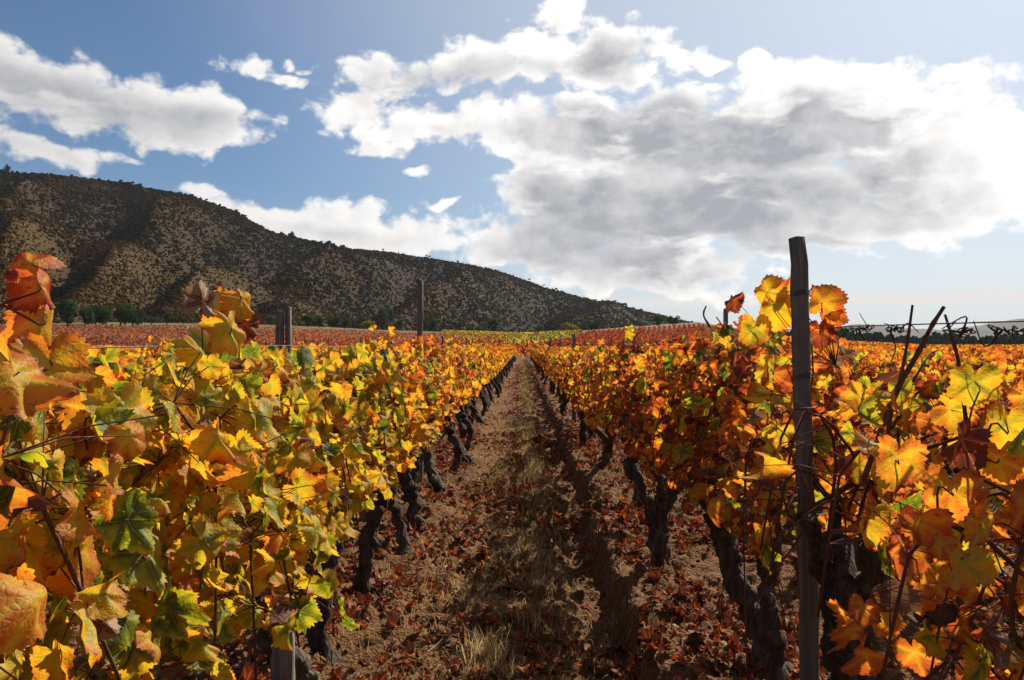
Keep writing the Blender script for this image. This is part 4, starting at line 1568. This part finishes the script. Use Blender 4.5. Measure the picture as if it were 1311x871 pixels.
def tree_mesh(kind):
    """Crown and trunk meshes of one tree about 1 m high."""
    if kind in TREE_MESH:
        return TREE_MESH[kind]
    rng = np.random.default_rng(60 + kind)
    tm, cm = MB(), MB()
    wide = [.55, .42, .30, .62][kind % 4]
    tube(tm, smooth_path([(0, 0, -.05), (.01, .0, .2), (-.02, .01, .42), (.01, 0, .62)], 8), np.linspace(.035, .014, 8), 7, .15, kind)
    for k in range(5):
        a = k * 1.26 + rng.normal(0, .2)
        tube(tm, smooth_path([(0, 0, .22 + .06 * k), (math.cos(a) * wide * .35, math.sin(a) * wide * .35, .42 + .05 * k), (math.cos(a) * wide * .6, math.sin(a) * wide * .6, .55 + .05 * k)], 5), np.linspace(.014, .005, 5), 5, 0)
    lob = [(rng.normal(0, wide * .42), rng.normal(0, wide * .42), rng.uniform(.30, .85), rng.uniform(.14, .24)) for _ in range(11)]
    for (lx, ly, lz, lr) in lob:
        n = 110
        d = norm(rng.normal(0, 1, (n, 3)))
        P = np.array([lx, ly, lz]) + d * lr * (rng.uniform(.45, 1.05, (n, 1)))
        P[:, 2] = np.maximum(P[:, 2], .08)
        s = rng.uniform(.03, .055, n)
        U = norm(rng.normal(0, 1, (n, 3)))
        W = norm(np.cross(U, rng.normal(0, 1, (n, 3))))
        V = np.stack([P - U * s[:, None], P + W * s[:, None] * .8, P + U * s[:, None], P - W * s[:, None] * .8], 1).reshape(-1, 3)
        base = [.15, .35, .55, .25][kind % 4] if kind < 4 else .92
        cm.add(V, Q=np.arange(n * 4).reshape(-1, 4), tone=np.repeat(np.clip(rng.normal(base, .13, n), 0, 1), 4))
    TREE_MESH[kind] = (tm.mesh('trunk', M['trunk']), cm.mesh('crown', M['crown'], False))
    return TREE_MESH[kind]


def tree(x, y, z, h, kind, label, group=None, wide=1.0, name='tree', rz=0.0):
    root = empty(name, (x, y, z), rz)
    root.scale = (h * wide, h * wide, h)
    tag(root, label, name.replace('_', ' '), group)
    t, c = tree_mesh(kind)
    link_mesh('trunk', t, root)
    link_mesh('crown', c, root)


def surf(px, d):
    u = (px - VPX) / FPX
    return u * d, d, float(ground_z(u * d, d))


rt = np.random.default_rng(90)
# dark clump at the foot of the spur
for i, px_ in enumerate([58, 82, 104, 118, 132, 150, 166]):
    x_, y_, z_ = surf(px_, 330 + rt.uniform(-6, 6))
    tree(x_, y_, z_, rt.uniform(8, 13), int(rt.integers(0, 2)), 'dark green tree in the clump at the foot of the dry spur', 'dark trees at the foot of the spur', rt.uniform(.8, 1.1), rz=rt.uniform(0, 6))
for i, px_ in enumerate([12, 30, 190, 210, 232, 256, 275, 300, 322, 345, 392, 408, 424, 440, 452]):
    x_, y_, z_ = surf(px_, 355 + i * 6 + rt.uniform(-8, 8))
    tree(x_, y_, z_, rt.uniform(4.5, 8), int(rt.integers(0, 4)), 'low green bush along the field edge below the hills', 'bushes along the field edge', rt.uniform(1.0, 1.4), 'bush', rz=rt.uniform(0, 6))
SOLO = [
    (491, 520, 15, 1, .9, 'tall green tree just beside the slim grey post at the hill foot'),
    (553, 540, 11, 0, 1.1, 'round dark tree between the slim grey post and the olive block'),
    (511, 500, 8, 2, 1.0, 'slender pale green tree close to the slim grey post'),
    (470, 490, 7, 4, 1.2, 'small yellowing tree at the hill foot before the gully'),
    (610, 560, 6, 0, 1.3, 'squat dark bush at the near edge of the olive block'),
    (630, 600, 12, 1, 1.0, 'broad green tree on the slope above the olive block'),
    (727, 640, 9, 4, 1.5, 'bright yellow tree above the corner of the crimson slope'),
    (757, 640, 10, 0, 1.3, 'dark rounded tree behind the crimson slope beside the yellow one'),
    (690, 690, 8, 1, 1.3, 'green tree between the broad green tree and the yellow one'),
    (842, 600, 9, 1, 1.3, 'green tree peeping over the top of the crimson slope'),
    (862, 620, 8, 0, 1.3, 'dark tree at the upper end of the crimson slope'),
]
for (px_, d_, h_, k_, w_, lab_) in SOLO:
    x_, y_, z_ = surf(px_, d_)
    tree(x_, y_, z_ - .3, h_, k_, lab_, None, w_, rz=px_ * 1.7)
# trees standing on the skyline of the ridge
for (px_, h_, lab_) in [(4, 9, 'lone tree on the highest end of the ridge'), (371, 8, 'lone dark tree on the ridge where the skyline dips'), (436, 5, 'small tree on the ridge skyline past the lone dark one'),
                        (300, 5, 'low tree on the steep part of the ridge skyline'), (585, 5, 'small tree on the ridge above the slim grey post')]:
    u_ = (px_ - VPX) / FPX
    x_, y_, z_ = (float(a) for a in hill_main(np.array(u_), np.array(1.0)))
    tree(x_, y_, z_ - .5, h_, 0, lab_, None, 1.0, rz=px_)


def build_treeline():
    rng = np.random.default_rng(66)
    mb = MB()
    for (u0, u1, d, h, n) in ((.40, .80, 760, 12, 340), (.50, .80, 620, 10, 160), (.30, .45, 1000, 11, 190)):
        u = rng.uniform(u0, u1, n)
        dd = d * rng.uniform(.92, 1.1, n)
        x, y = u * dd, dd
        env = .45 + .75 * fbm(u * 26, u * 0 + d, 3)
        hh = h * env * rng.uniform(.7, 1.1, n)
        for j in range(5):
            P = np.stack([x + rng.normal(0, 1.6, n), y + rng.normal(0, 1.6, n), ground_z(x, y) + hh * (.2 + .16 * j)], -1)
            blobs(mb, P, hh * rng.uniform(.15, .28, n), np.clip(rng.normal(.2, .12, n), 0, 1), rng, 1.0, .45)
    tag(mb.build('distant_woods', M['crown'], smooth=False), 'dark wood across the plain below the pale mountains', 'wood', kind='stuff')


build_treeline()


# ------------------------------------------------------------------ air
def build_haze():
    mb = MB()
    x0, x1, y0, y1, z0, z1 = -9600, 11000, -200, 9800, -40, 330
    V = [(x0, y0, z0), (x1, y0, z0), (x1, y1, z0), (x0, y1, z0), (x0, y0, z1), (x1, y0, z1), (x1, y1, z1), (x0, y1, z1)]
    mb.add(V, Q=[(0, 3, 2, 1), (4, 5, 6, 7), (0, 1, 5, 4), (1, 2, 6, 5), (2, 3, 7, 6), (3, 0, 4, 7)])
    m = bpy.data.materials.new('air')
    m.use_nodes = True
    m.node_tree.nodes.clear()
    g = NT(m.node_tree)
    out = g.n.new('ShaderNodeOutputMaterial')
    v = g.n.new('ShaderNodeVolumePrincipled')
    v.inputs['Color'].default_value = (.80, .85, .92, 1)
    v.inputs['Density'].default_value = 0.00004
    g.l.new(v.outputs[0], out.inputs['Volume'])
    tag(mb.build('haze', m, smooth=False), 'thin blue haze softening the ridge and the far mountains', 'haze', kind='stuff')


build_haze()
